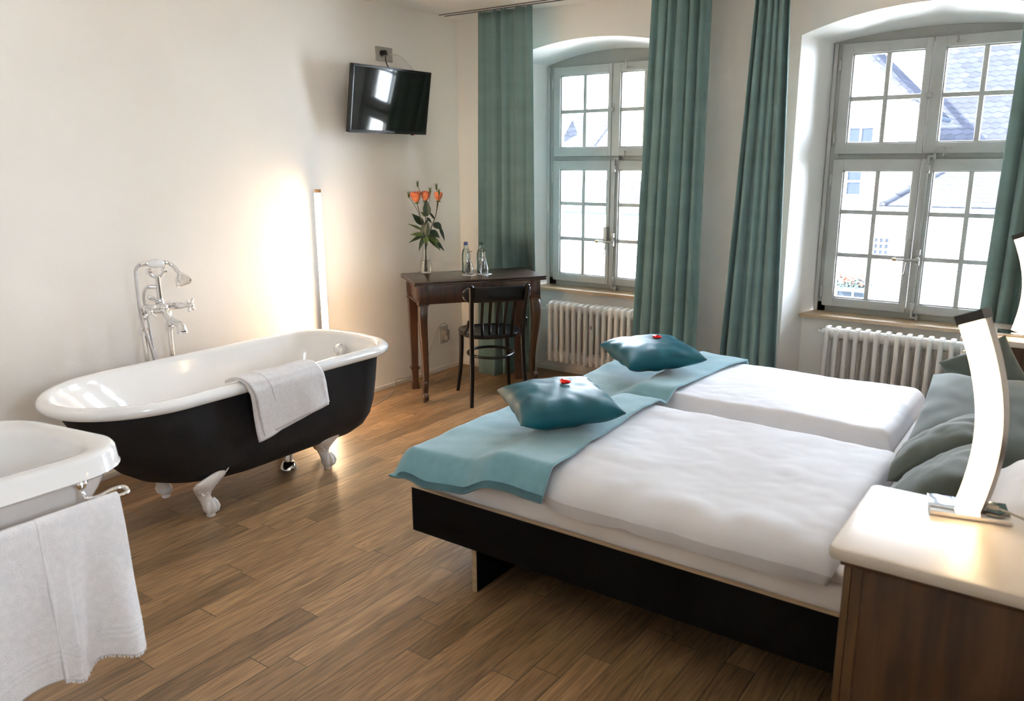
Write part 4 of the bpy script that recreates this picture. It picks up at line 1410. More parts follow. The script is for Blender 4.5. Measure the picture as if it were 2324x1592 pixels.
# ------------------------------------------------------------------ mineral water, coasters and upturned glasses
def bottle(label, loc, cap_m, words):
    t = thing('water_bottle', label, 'bottle', loc, 0, 'water bottles on the desk')
    b = MB()
    o_ = [(0.0, 0.003), (0.022, 0.0), (0.029, 0.003), (0.0315, 0.010), (0.0315, 0.120), (0.030, 0.135), (0.024, 0.155), (0.0165, 0.170), (0.0135, 0.180), (0.0130, 0.205)]
    i_ = [(0.0110, 0.205), (0.0115, 0.180), (0.0145, 0.170), (0.022, 0.155), (0.028, 0.135), (0.0295, 0.120), (0.0295, 0.012), (0.026, 0.007), (0.0, 0.008)]
    b.lathe(o_+i_, loc, 28)
    build('bottle_glass', b, M_glassb, t, ang=60)
    b = MB(); b.lathe([(0.0, 0.0075), (0.0262, 0.0065), (0.0300, 0.0115), (0.0300, 0.1195), (0.0285, 0.1345), (0.0226, 0.1545), (0.0168, 0.166), (0, 0.166)], loc, 28)
    build('water', b, M_water, t, ang=60)
    b = MB(); b.lathe([(0.0138, 0.192), (0.0155, 0.192), (0.0155, 0.197), (0.0145, 0.199), (0.0145, 0.213), (0.0135, 0.215), (0.0, 0.215)], loc, 24)
    build('cap', b, cap_m, t)
    for wd, z, sz in words:
        cu = bpy.data.curves.new('lettering', 'FONT')
        cu.body = wd
        cu.size = sz
        cu.align_x = 'CENTER'
        cu.extrude = 0.0002
        tmp = bpy.data.objects.new('tmp', cu)
        COL.objects.link(tmp)
        dg = bpy.context.evaluated_depsgraph_get()
        me = bpy.data.meshes.new_from_object(tmp.evaluated_get(dg))
        bpy.data.objects.remove(tmp)
        b = MB(); b.bm.from_mesh(me)
        face = math.atan2(-0.85, 0.62)
        for v in b.bm.verts:
            th = face+v.co.x/0.0318
            v.co = Vector((loc[0]+(0.0318+v.co.z)*math.cos(th), loc[1]+(0.0318+v.co.z)*math.sin(th), loc[2]+z+v.co.y))
        build('lettering', b, M_print, t, smooth=False)
    return t
bottle('blue-capped bottle of mineral water on the desk', (0.449, -0.492, 0.8305), M_capb, (('ALB', 0.082, 0.026), ('ART', 0.060, 0.018), ('V', 0.038, 0.018)))
bottle('green-capped bottle of mineral water on the desk', (0.537, -0.432, 0.8305), M_capg, (('EN', 0.088, 0.026), ('ES', 0.066, 0.024), ('S', 0.042, 0.022)))
def doily(label, c):
    b = MB()
    rr = []
    for z, k in ((0.0, 1.0), (0.0012, 1.0), (0.0014, 0.97)):
        rr.append([Vector((c[0]+k*(0.0505+0.0022*math.cos(16*2*PI*i/96))*math.cos(2*PI*i/96), c[1]+k*(0.0505+0.0022*math.cos(16*2*PI*i/96))*math.sin(2*PI*i/96), c[2]+z)) for i in range(96)])
    b.loft(rr)
    o = build('paper_coaster', b, M_paper)
    return tag(o, label, 'coaster', 'paper coasters on the desk')
def goblet(label, loc):
    b = MB()
    o_ = [(0.0275, 0.0), (0.0300, 0.018), (0.0305, 0.035), (0.0270, 0.060), (0.0190, 0.085), (0.0110, 0.102), (0.0085, 0.118), (0.0080, 0.140), (0.0100, 0.153), (0.0240, 0.1575), (0.0265, 0.159), (0.0265, 0.1605), (0.0, 0.1615)]
    i_ = [(0.0, 0.098), (0.0085, 0.094), (0.0175, 0.083), (0.0257, 0.059), (0.0291, 0.035), (0.0287, 0.018), (0.0262, 0.0)]
    b.lathe(i_+o_, loc, 28)
    return tag(build('goblet', b, M_glassv, ang=60), label, 'glass', 'upturned glasses on the desk')
c1, c2 = Vector((0.535, -0.565, 0.8302)), Vector((0.605, -0.485, 0.8302))
doily('white paper coaster under the glass by the blue-capped bottle', c1)
doily('white paper coaster under the glass by the green-capped bottle', c2)
goblet('upturned stem glass in front of the blue-capped bottle', (c1.x-0.003, c1.y, 0.8320))
goblet('upturned stem glass in front of the green-capped bottle', (c2.x-0.003, c2.y, 0.8320))

# ------------------------------------------------------------------ television, sockets and cables
TC, TT = Vector((0.16, -0.872, 1.978)), R(9.111)
tw, th_ = 0.721, 0.4145
TMx = Matrix.Translation(TC) @ Matrix.Rotation(TT, 4, 'Y')       # local +X faces the room, tilted down
tv = thing('television', 'black flat television tilted on a wall arm above the corner', 'television', (0.0, -0.872, 1.978))
b = MB()
b.box(-0.035, -0.004, -tw/2, tw/2, -th_/2, th_/2, 0.006, mat=TMx)
b.box(-0.055, -0.03, -tw*0.36, tw*0.36, -th_*0.42, th_*0.22, 0.012, mat=TMx)
build('case', b, M_tv, tv)
b = MB()
frame_ring_ = ((-tw/2, -tw/2+0.014, -th_/2, th_/2), (tw/2-0.014, tw/2, -th_/2, th_/2), (-tw/2, tw/2, th_/2-0.014, th_/2), (-tw/2, tw/2, -th_/2, -th_/2+0.020))
for a, c, d, e in frame_ring_:
    b.box(-0.006, 0.0, a, c, d, e, 0.0015, mat=TMx)
build('bezel', b, M_tv, tv)
b = MB(); b.box(-0.0045, -0.003, -tw/2+0.012, tw/2-0.012, -th_/2+0.017, th_/2-0.012, mat=TMx)
build('screen', b, M_screen, tv, smooth=False)
cu = bpy.data.curves.new('lettering', 'FONT'); cu.body = 'SAMSUNG'; cu.size = 0.011; cu.align_x = 'CENTER'; cu.extrude = 0.0003
tmp = bpy.data.objects.new('tmp', cu); COL.objects.link(tmp)
me = bpy.data.meshes.new_from_object(tmp.evaluated_get(bpy.context.evaluated_depsgraph_get()))
bpy.data.objects.remove(tmp)
b = MB(); b.bm.from_mesh(me)
for v in b.bm.verts:
    v.co = TMx @ Vector((0.0004+v.co.z, 0.02+v.co.x, -th_/2+0.006+v.co.y))
build('lettering', b, M_logo, tv, smooth=False)
b = MB(); b.box(-0.02, -0.004, tw/2-0.135, tw/2-0.115, -th_/2-0.007, -th_/2+0.001, 0.002, mat=TMx)
rc = build('receiver_tab', b, M_tv, tv)
b = MB(); b.ell(TMx @ Vector((-0.004, tw/2-0.124, -th_/2-0.004)), (0.002, 0.002, 0.002), None, 8)
build('standby_light', b, M_led, rc)
b = MB()
b.box(0.0, 0.012, -0.96, -0.79, 1.90, 2.06, 0.003)
b.box(0.01, 0.115, -0.90, -0.845, 1.955, 1.995, 0.006)
build('wall_arm', b, M_tv, tv)

sk = thing('wall_socket', 'grey double socket plate on the wall above the television', 'socket', (0.0, -0.771, 2.291))
b = MB(); b.box(0.0, 0.010, -0.848, -0.694, 2.246, 2.336, 0.004)
build('cover_plate', b, M_plate, sk)
b = MB()
b.box(0.0085, 0.0125, -0.832, -0.770, 2.262, 2.320, 0.002)
build('power_insert', b, M_plate, sk)
b = MB(); b.lathe([(0.0, 0.0), (0.019, 0.0), (0.0205, 0.0015), (0.0215, 0.0)], (0.0126, -0.800, 2.293), 24, Matrix.Rotation(R(90), 4, 'Y'))
build('power_recess', b, M_plate_dk, sk)
b = MB()
b.box(0.0085, 0.0125, -0.766, -0.706, 2.262, 2.320, 0.002)
build('aerial_insert', b, M_plate, sk)
b = MB(); b.lathe([(0.0, 0.0), (0.0045, 0.0), (0.006, 0.001), (0.006, -0.001)], (0.0132, -0.751, 2.290), 14, Matrix.Rotation(R(90), 4, 'Y'))
build('aerial_jack', b, M_rubber, sk)
b = MB()
b.lathe([(0.0, 0.040), (0.012, 0.040), (0.0155, 0.034), (0.0165, 0.0), (0.0, 0.0)], (0.0135, -0.803, 2.296), 18, Matrix.Rotation(R(90), 4, 'Y'))
b.tube(spline([(0.045, -0.803, 2.290), (0.050, -0.803, 2.270), (0.050, -0.800, 2.235), (0.085, -0.797, 2.17), (0.10, -0.79, 2.12)], 6), [0.007, 0.006]+[0.0035]*23, 8)
tag(build('power_cord', b, M_rubber), 'black power plug and cord running down behind the television', 'cable')
b = MB()
b.tube([(0.0135, -0.731, 2.291), (0.032, -0.731, 2.291), (0.037, -0.724, 2.2905)], [0.0045, 0.0045, 0.003], 10)
b.tube(spline([(0.032, -0.731, 2.291), (0.040, -0.705, 2.292), (0.045, -0.66, 2.286), (0.06, -0.61, 2.255), (0.09, -0.575, 2.20), (0.105, -0.565, 2.15)], 7), 0.0028, 8)
tag(build('aerial_cable', b, M_coax), 'thin white aerial cable arching from the socket to the television', 'cable')

s2 = thing('wall_socket', 'low wall socket with a lamp plug beneath the desk', 'socket', (0.0, -0.236, 0.285))
b = MB(); b.box(0.0, 0.010, -0.284, -0.186, 0.215, 0.350, 0.004)
build('cover_plate', b, M_plate, s2)
b = MB(); b.box(0.0095, 0.0125, -0.270, -0.200, 0.245, 0.325, 0.002)
build('socket_insert', b, M_coax, s2)
b = MB()
b.box(0.0127, 0.05, -0.262, -0.215, 0.28, 0.325, 0.006)
b.box(0.02, 0.055, -0.25, -0.225, 0.245, 0.285, 0.004)
pts = [(0.045, -0.25, 0.305), (0.06, -0.265, 0.37), (0.05, -0.30, 0.385), (0.04, -0.36, 0.33), (0.035, -0.42, 0.22), (0.03, -0.46, 0.14), (0.03, -0.49, 0.08)]
b.tube(spline(pts, 8), 0.0028, 8)
c_ = Vector((0.045, -0.505, 0.055))
lp = []
for i in range(40):
    a = i*0.62
    lp.append(c_+Vector((0.006*math.sin(i*1.7), 0.030*math.cos(a)+0.004*math.sin(i), 0.045*math.sin(a)+0.010)))
b.tube(spline([(0.03, -0.49, 0.08)]+lp, 3), 0.0026, 6)
b.tube(spline([(0.042, -0.50, 0.06), (0.03, -0.55, 0.10), (0.03, -0.60, 0.05), (0.06, -0.70, 0.052), (0.05, -0.82, 0.055), (0.10, -0.90, 0.012), (0.15, -1.0, 0.004), (0.20, -1.12, 0.004), (0.23, -1.25, 0.004), (0.18, -1.38, 0.004), (0.21, -1.50, 0.004)], 8), 0.0026, 6)
tag(build('lamp_cable', b, M_clearcable), 'clear lamp cable coiled below the socket and trailing along the wall', 'cable')
# ------------------------------------------------------------------ the double bed
BX0, BX1, BY0, BY1 = 1.972, 4.14, -2.748, -0.885
bed = thing('double_bed', 'low double bed frame of black board with plywood edges', 'bed', ((BX0+BX1)/2, (BY0+BY1)/2, 0))
def board(name, x0, x1, y0, y1, z0, z1):
    b = MB(); b.box(x0, x1, y0, y1, z0, z1, 0.0015)
    o = build(name, b, M_bedblack, bed)
    return o
def edge_strip(par, x0, x1, y0, y1, z0, z1):
    b = MB(); b.box(x0, x1, y0, y1, z0, z1, 0.0008)
    build('plywood_edge', b, M_ply, par)
for y0, y1 in ((BY0, BY0+0.020), (BY1-0.020, BY1)):
    o = board('side_board', BX0+0.004, BX1, y0, y1, 0.190, 0.368)
    edge_strip(o, BX0, BX1, y0+0.0005, y1+0.004 if y0 == BY0 else y1-0.0005, 0.3682, 0.3705)
    edge_strip(o, BX0, BX0+0.0038, y0+0.0005, y1-0.0005, 0.190, 0.368)
for x0, x1 in ((BX0+0.012, BX0+0.032), (BX1-0.025, BX1-0.005)):
    o = board('end_board', x0, x1, BY0+0.021, BY1-0.021, 0.190, 0.368)
    edge_strip(o, x0+0.0005, x1-0.0005, BY0+0.0245, BY1-0.021, 0.3682, 0.3705)
for x0 in (2.246, 3.86):
    o = board('leg_panel', x0, x0+0.022, BY0+0.030, BY1-0.030, 0.0, 0.20)
    edge_strip(o, x0, x0+0.022, BY0+0.0265, BY0+0.0298, 0.0, 0.19)
o = board('slat_platform', BX0+0.034, BX1-0.027, BY0+0.022, BY1-0.022, 0.20, 0.26)
b = MB(); b.box(BX1-0.002, BX1+0.02, BY0, BY1, 0.19, 0.86, 0.004)
build('headboard', b, M_cabinet, bed)

def soft_box(x0, x1, y0, y1, z0, z1, r, wr, seed, nx=70, ny=44, nzs=8):
    """box with rounded, slightly rumpled upholstery edges"""
    b = MB()
    def prof(u):      # walks bottom-in, side, top, side
        return u
    rings = []
    hx, hy = (x1-x0)/2, (y1-y0)/2
    cx, cy = (x0+x1)/2, (y0+y1)/2
    per = 2*(nx+ny)
    def outline(ins, z):
        pts = []
        n_ = per
        for i in range(n_):
            t = i/n_*4
            s = t % 1
            k = int(t)
            p = [(-1+2*s, -1), (1, -1+2*s), (1-2*s, 1), (-1, 1-2*s)][k]
            px, py = p
            rx, ry = hx-ins, hy-ins
            # round the corners
            x, y = px*rx, py*ry
            rc = max(0.02, 0.07-ins)
            ax, ay = abs(x)-(rx-rc), abs(y)-(ry-rc)
            if ax > 0 and ay > 0:
                l = math.hypot(ax, ay)
                if l > rc:
                    x = math.copysign(rx-rc+ax/l*rc, x)
                    y = math.copysign(ry-rc+ay/l*rc, y)
            wv = wr*(nz(x*7+seed, y*7, z*18)+0.6*nz(x*16+z*22+seed, y*16-z*20, 2.1))
            nrm = Vector((px if abs(px) == 1 else 0, py if abs(py) == 1 else 0, 0))
            pts.append(Vector((cx+x, cy+y, z))+nrm*wv)
        return pts
    rings.append(outline(r, z0))
    for k in range(1, 4):
        a = PI/2*k/3
        rings.append(outline(r-r*math.sin(a), z0+r-r*math.cos(a)))
    for k in range(1, nzs):
        rings.append(outline(0, lerp(z0+r, z1-r, k/nzs)))
    for k in range(0, 5):
        a = PI/2*k/4
        rings.append(outline(r-r*math.cos(a), z1-r+r*math.sin(a)))
    rings.append(outline(r+0.08, z1+0.001))
    b.loft(rings)
    return b
YM = (-1.735, -1.700)
for (y0, y1, lab, sd) in ((BY0+0.032, YM[0], 'white mattress of the bed half nearer the camera', 1.0), (YM[1], BY1-0.032, 'white mattress of the bed half nearer the window', 5.0)):
    t = thing('mattress', lab, 'mattress', ((BX0+BX1)/2, (y0+y1)/2, 0.262), 0, 'mattresses of the double bed')
    build('fitted_sheet', soft_box(BX0+0.046, BX1-0.045, y0, y1, 0.263, 0.442, 0.030, 0.007, sd), M_sheet, t, ang=80)
    build('topper', soft_box(BX0+0.052, BX1-0.05, y0+0.004, y1-0.004, 0.4440, 0.487, 0.018, 0.008, sd+3), M_sheet, t, ang=80)

# duvets: top surface, rounded side, slightly shrunken underside
def duvet_h(x, y, which):
    if which == 0:
        e = 0.555+0.012*nz(x*2.2, y*2.2, 1.0)+0.006*nz(x*6, y*6, 2.0)
    else:
        e = 0.568+0.010*nz(x*2.4, y*2.4, 4.0)+0.005*nz(x*7, y*3, 5.0)
    return e
def duvet(label, x0, x1, y0, y1, which, hem0, seed):
    t = thing('duvet', label, 'duvet', ((x0+x1)/2, (y0+y1)/2, 0.49), 0, 'white duvets')
    NX, NY = 90, 80
    def P(u, v):
        # u along the bed, v from the near hem to the far hem
        x = lerp(x0, x1, u)
        y = lerp(y0, y1, v)
        if which == 0:
            y += 0.075*(1-v)*(1-interp([2.42, 2.68], [0, 1], x))
        h = duvet_h(x, y, which)
        du = min(u, 1-u)*(x1-x0)
        dv = min(v, 1-v)*(y1-y0)
        ru, rv = 0.06, (0.13 if which == 0 and v < 0.5 else 0.05)
        k = 1.0
        if du < ru:
            k = min(k, math.sqrt(max(0, 1-(1-du/ru)**2)))
        if dv < rv:
            k = min(k, math.sqrt(max(0, 1-(1-dv/rv)**2))) if du >= ru else k*math.sqrt(max(0, 1-(1-dv/rv)**2))
        base = 0.4905
        if which == 0:
            base -= hem0*max(0, 1-(y+2.79)/0.07) if y < -2.72 else 0
        z = base+0.004+(h-base)*k
        # hem line waves
        if v < 0.25 and which == 0:
            y += 0.018*nz(x*5, seed, 0.2)*(1-v/0.25)+0.008*nz(x*14, seed, 1.2)*(1-v/0.25)
            z += 0.010*nz(x*6, 3.3+seed, 0.1)*(1-v/0.25)*(1 if v > 0.01 else 0.4)
            z += 0.008*math.exp(-((v-0.10)/0.05)**2)*nz(x*11, seed+7, 0.4)*2
        # creases
        z += k*(0.0060*(abs(nz(x*5+y*3, y*7-x*2, seed))-0.2)+0.0035*(abs(nz(x*13-y*5, y*11+x*4, seed+3))-0.2))
        return Vector((x, y, z))
    b = MB()
    vs = b.grid(P, NX, NY)
    def Q(u, v):
        p = P(u, v)
        e = min(u, 1-u, v, 1-v)
        zz = 0.4885 if not (which == 0 and p.y < -2.70) else 0.4885-0.048*max(0, min(1, (-2.70-p.y)/0.07))
        if e == 0:
            return p-Vector((0, 0, 0.0015))
        return Vector((p.x, p.y, min(p.z-0.004, zz)))
    vb_ = b.grid(Q, NX, NY, flip=True)
    bm = b.bm
    edge_t = [vs[i][0] for i in range(NX)]+[vs[-1][j] for j in range(1, NY)]+[vs[i][-1] for i in range(NX-2, -1, -1)]+[vs[0][j] for j in range(NY-2, 0, -1)]
    edge_b = [vb_[i][0] for i in range(NX)]+[vb_[-1][j] for j in range(1, NY)]+[vb_[i][-1] for i in range(NX-2, -1, -1)]+[vb_[0][j] for j in range(NY-2, 0, -1)]
    n_ = len(edge_t)
    for i in range(n_):
        bm.faces.new((edge_t[i], edge_t[(i+1) % n_], edge_b[(i+1) % n_], edge_b[i]))
    build('cover', b, M_duvet, t, ang=80)
    return t
duvet('plump white duvet on the bed half nearer the camera', 2.36, 3.535, -2.772, -1.765, 0, 0.004, 2.0)
duvet('plump white duvet on the bed half nearer the window', 2.36, 3.475, -1.660, -0.880, 1, 0.0, 6.0)

# fleece throw over the foot of the bed
def blanket():
    t = thing('blanket', 'teal fleece blanket laid across the foot of the bed', 'blanket', (2.25, -1.8, 0.57), 0)
    X0, X1, YA, YB_ = 1.900, 2.590, -2.815, -0.845
    def zt(x, y):
        g = math.exp(-((y+1.712)/0.05)**2)          # dip between the two duvets
        on = interp([2.26, 2.40], [0, 1], x)
        z0 = 0.520+0.006*nz(x*4, y*4, 9)
        zd = max(duvet_h(x, y, 0), 0.560)+0.014 if y < -1.712 else max(duvet_h(x, y, 1), 0.560)+0.014
        return lerp(z0, zd-0.032*g, on)
    def P(u, v):
        y = lerp(YA, YB_, v)
        x = lerp(X0, X1+0.045*math.exp(-((v-1)/0.1)**2)+0.03*math.exp(-(v/0.12)**2)-0.05*math.sin(PI*v)**2*0.6, u)
        z = zt(x, y)
        z += 0.012+0.014*nz(x*3.5+1, y*3.5, 3.3)+0.007*nz(x*9, y*9, 1.4)
        # fall over the near side, the far side and the foot end
        dn = max(0, (-2.730-y)/0.085)
        df = max(0, (y+0.905)/0.06)
        dx = max(0, (1.985-x)/0.10)
        drop = 0
        if dn > 0:
            drop += 0.105*dn**1.7
            y += 0.020*dn-0.012*dn*dn+0.006*math.sin(x*26)*dn
        if df > 0:
            drop += 0.10*df**1.6
            y -= 0.02*df
        if dx > 0:
            drop += 0.085*dx**1.6
            x += 0.030*dx*dx+0.008*math.sin(y*9)*dx
        z -= min(drop, 0.112)
        z = max(z, 0.385)
        return Vector((x, y, z))
    b = MB(); b.grid(P, 70, 150)
    build('fleece', b, M_blanket, t, ang=80, solid=0.008)
    b = MB()
    for i in range(170):
        p, q_ = P((i+0.3)/170, 0.0), P((i+0.55)/170, 0.0055)
        b.tube([p+Vector((0, -0.0045, -0.001)), q_+Vector((0, -0.0045, 0.003))], 0.0009, 5)
    o = build('blanket_stitch', b, M_stitch, t)
    o['kind'] = 'stuff'
    return P
BP = blanket()

def pillow_mesh(w, h, tk, M_, seed, n=36, pinch=0.10, wr=1.0):
    b = MB()
    def side(s):
        def P(u, v):
            a, c = u*2-1, v*2-1
            k = pinch*(1-(abs(a)**2.2))*abs(c)**3
            k2 = pinch*(1-(abs(c)**2.2))*abs(a)**3
            x = a*w/2*(1-k2)
            y = c*h/2*(1-k)
            e = (1-abs(a)**3.2)*(1-abs(c)**3.2)
            z = s*(tk/2*max(0, e)**0.55)
            edge = 1-max(abs(a), abs(c))
            rad = math.exp(-edge/0.22)*min(1, edge/0.03)
            z += s*wr*(0.007*rad*math.sin(11*math.atan2(c, a)+seed)+0.010*nz(a*1.7+seed, c*1.7, s)*e)
            z += wr*0.004*nz(a*4+seed, c*4, 2+s)*e
            return M_ @ Vector((x, y, z))
        return P
    t_ = b.grid(side(1), n, n)
    u_2 = b.grid(side(-1), n, n, flip=True)
    bmesh.ops.remove_doubles(b.bm, verts=b.bm.verts, dist=1e-5)
    return b
def cushion(name, label, cat, M_, w, h, tk, mt, seed, group, pinch=0.10, part='cover', piping=None, wr=1.0):
    t = thing(name, label, cat, tuple(M_.translation), 0, group)
    build(part, pillow_mesh(w, h, tk, M_, seed, pinch=pinch, wr=wr), mt, t, ang=80, sub=1)
    return t
def frame_m(c, xa, yap):
    xa = Vector(xa).normalized()
    z = xa.cross(Vector(yap)).normalized()
    y = z.cross(xa)
    M_ = Matrix((xa, y, z)).transposed().to_4x4()
    M_.translation = Vector(c)
    return M_
for (c, a, w, h, lab, sd) in (((2.335, -2.262, 0.6560), -43, 0.50, 0.42, 'teal satin cushion with a red sweet, nearer the camera', 1.0), ((2.275, -1.300, 0.6610), -44, 0.50, 0.40, 'teal satin cushion with a red sweet, nearer the window', 4.0)):
    M_ = frame_m(c, (math.cos(R(a)), math.sin(R(a)), 0), (-math.sin(R(a)), math.cos(R(a)), 0.05))
    cushion('satin_cushion', lab, 'cushion', M_, w, h, 0.125, M_satin, sd, 'teal satin cushions', 0.07, 'satin_cover')
    top = M_ @ Vector((-0.03 if sd == 1 else -0.02, 0.035, 0.0))
    b = MB()
    hp = []
    for i in range(28):
        th = 2*PI*i/28
        hp.append((0.0016*16*math.sin(th)**3, 0.0016*(13*math.cos(th)-5*math.cos(2*th)-2*math.cos(3*th)-math.cos(4*th))))
    rr = []
    for z, k in ((0.0, 0.75), (0.005, 1.0), (0.010, 0.95), (0.0145, 0.70), (0.0165, 0.35)):
        rr.append([Vector((top.x+p[0]*k, top.y+p[1]*k*0.9, top.z+0.0635+z)) for p in hp])
    b.loft(rr)
    tag(build('chocolate_heart', b, M_foil), 'red foil-wrapped sweet on the satin cushion nearer the ' + ('camera' if sd == 1 else 'window'), 'sweet', 'foil-wrapped sweets')

# bed pillows leaning on the headboard
def slope_pillow(label, mt, x0, z0, x1, z1, yc, wid, tk, seed, twist=0.0, group='pillows on the bed', pinch=0.06):
    d = Vector((x1-x0, 0, z1-z0))
    c = Vector(((x0+x1)/2, yc, (z0+z1)/2))
    ya = Vector((math.sin(twist), math.cos(twist), 0))
    M_ = frame_m(c, d, ya)
    return cushion('pillow', label, 'pillow', M_, d.length, wid, tk, mt, seed, group, pinch, 'pillow_cover')
slope_pillow('large white pillow against the headboard, beside the lamp in the foreground', M_sheet, 3.80, 0.600, 4.10, 0.80, -2.44, 0.60, 0.14, 8.0)
slope_pillow('white pillow against the headboard in the far corner of the bed', M_sheet, 3.93, 0.56, 4.09, 0.92, -1.10, 0.42, 0.12, 9.0)
M_ = frame_m((3.735, -1.475, 0.632), (1, 0.02, 0.02), (0, 0.75, 0.135))
cushion('pillow', 'wide sage green pillow propped up on the bed half nearer the window', 'pillow', M_, 0.43, 0.76, 0.12, M_sage, 3.0, 'pillows on the bed', 0.05, 'pillow_cover')
slope_pillow('sage green pillow beside the lamp, the rear one of two overlapping', M_sage, 3.545, 0.565, 3.80, 0.76, -2.01, 0.32, 0.12, 5.0)
slope_pillow('sage green pillow beside the lamp, the front one of two overlapping', M_sage, 3.595, 0.565, 3.83, 0.755, -2.33, 0.42, 0.11, 6.0, 0.06)
M_ = frame_m((3.700, -0.990, 0.690), (0.82, 0.22, 0.50), (-0.50, -0.1, 0.86))
cushion('pillow', 'small sage green pillow standing in the far corner of the bed', 'pillow', M_, 0.28, 0.26, 0.09, M_sage, 7.0, 'pillows on the bed', 0.05, 'pillow_cover')

# ------------------------------------------------------------------ bedside cabinets and lamps
def nightstand(label, x0, x1, y0, y1, zt):
    t = thing('bedside_cabinet', label, 'cabinet', ((x0+x1)/2, (y0+y1)/2, 0), 0, 'bedside cabinets')
    b = MB()
    rr = []
    for z, g in ((zt-0.028, 0.006), (zt-0.026, 0.002), (zt-0.020, 0.0), (zt-0.008, 0.0), (zt-0.002, 0.003), (zt, 0.009)):
        rr.append(rrect(x0+g, x1-g, y0+g, y1-g, (0.022, 0.022, 0.022, 0.022), z, 6))
    b.loft(rr)
    build('stone_top', b, M_stone, t, ang=40)
    cx0, cx1, cy0, cy1 = x0+0.036, x1-0.02, y0+0.030, y1-0.020
    b = MB(); b.box(cx0, cx1, cy0, cy1, 0.06, zt-0.029, 0.003)
    build('carcass', b, M_cabinet, t)
    b = MB(); b.box(cx0-0.012, cx1, cy0-0.010, cy1, zt-0.044, zt-0.0285, 0.004)
    build('moulding', b, M_cabinet, t)
    for yy in (cy0-0.006, cy1-0.030):
        b = MB()
        b.box(cx0-0.004, cx0+0.012, yy, yy+0.036, 0.0, zt-0.045, 0.004)
        b.box(cx0+0.012, cx0+0.034, yy+0.003, yy+0.033, 0.0, zt-0.045, 0.003)
        build('corner_stile', b, M_stile, t)
    for xx in (cx1-0.034,):
        for yy in (cy0-0.006, cy1-0.030):
            b = MB(); b.box(xx, xx+0.036, yy, yy+0.036, 0.0, zt-0.045, 0.004)
            build('corner_stile', b, M_stile, t)
    b = MB(); b.box(cx0-0.010, cx0+0.004, cy0+0.034, cy1-0.034, zt-0.19, zt-0.06, 0.004)
    d = build('drawer_front', b, M_cabinet, t)
    b = MB(); b.lathe([(0.006, 0), (0.006, 0.012), (0.013, 0.018), (0.011, 0.026), (0, 0.028)], (cx0-0.010, (cy0+cy1)/2, zt-0.125), 14, Matrix.Rotation(R(-90), 4, 'Y'))
    build('knob', b, M_brass, d)
    b = MB(); b.box(cx0-0.008, cx0+0.004, cy0+0.034, cy1-0.034, 0.09, zt-0.20, 0.004)
    build('door_panel', b, M_cabinet, t)
    return t
nightstand('bedside cabinet with pale stone top in the right foreground', 3.618, 4.150, -3.225, -2.805, 0.80)
nightstand('bedside cabinet with pale stone top in the far corner by the curtain', 3.560, 4.150, -0.745, -0.300, 0.80)

def arc_lamp(label, x, y, z, rz, flip):
    t = thing('table_lamp', label, 'lamp', (x, y, z), rz, 'curved bedside lamps')
    M_ = Matrix.Translation((x, y, z)) @ Matrix.Rotation(rz, 4, 'Z')
    b = MB(); b.box(-0.082, 0.082, -0.052, 0.052, 0.0003, 0.0125, 0.0015, mat=M_)
    build('base_plate', b, M_chrome, t)
    Mr = Matrix.Translation((x, y, z)) @ Matrix.Rotation(rz+flip, 4, 'Z')
    def arc_pt(s):
        # the bow bulges towards +X in the middle and leans back at the head
        return (0.002+0.034*math.sin(PI*min(1, s*0.98))-0.052*s*s, 0.0125+0.452*s)
    n = 30
    def bar(x0, x1, y0, y1, s0=0.0, s1=1.0):
        rings = []
        for i in range(n):
            s = lerp(s0, s1, i/(n-1))
            px, pz = arc_pt(s)
            ax, az = arc_pt(min(1, s+0.01))
            bx_, bz_ = arc_pt(max(0, s-0.01))
            d = Vector((ax-bx_, 0, az-bz_)).normalized()
            nn = Vector((d.z, 0, -d.x))
            c = Vector((px, 0, pz))
            rings.append([Mr @ (c+nn*x_+Vector((0, y_, 0))) for x_, y_ in ((x0, y0), (x1, y0), (x1, y1), (x0, y1))])
        b = MB(); b.loft(rings)
        return b
    build('arm', bar(-0.028, 0.028, -0.012, 0.020), M_lampbody, t, ang=25)
    build('light_strip', bar(-0.0265, 0.0265, -0.0190, -0.0125, 0.01, 0.955), M_lamp, t, ang=25)
    build('head_cap', bar(-0.031, 0.031, -0.0195, 0.0225, 0.955, 1.0), M_lampcap, t, ang=25)
    b = MB()
    px, pz = arc_pt(0.02)
    b.tube([Mr @ Vector((px+0.028, 0.012, 0.022)), Mr @ Vector((px+0.052, 0.020, 0.022))], [0.007, 0.006], 10)
    b.tube(spline([Mr @ Vector((px+0.050, 0.020, 0.022)), Mr @ Vector((px+0.10, 0.03, 0.012)), Mr @ Vector((px+0.18, 0.02, 0.005)), Mr @ Vector((px+0.26, 0.05, 0.005))], 6), 0.003, 8)
    build('cord', b, M_clearcable, t)
    return t
arc_lamp('curved glowing lamp on the bedside cabinet in the right foreground', 3.838, -2.862, 0.80, R(12.5), R(-30))
arc_lamp('curved glowing lamp on the far bedside cabinet by the curtain', 3.775, -0.570, 0.80, R(4), R(-22))
# ------------------------------------------------------------------ across the street
b = MB(); b.box(-40, 30, 0.6, 60, -5.1, -5.0)
o = build('street_ground', b, M_ground, smooth=False); o['kind'] = 'structure'

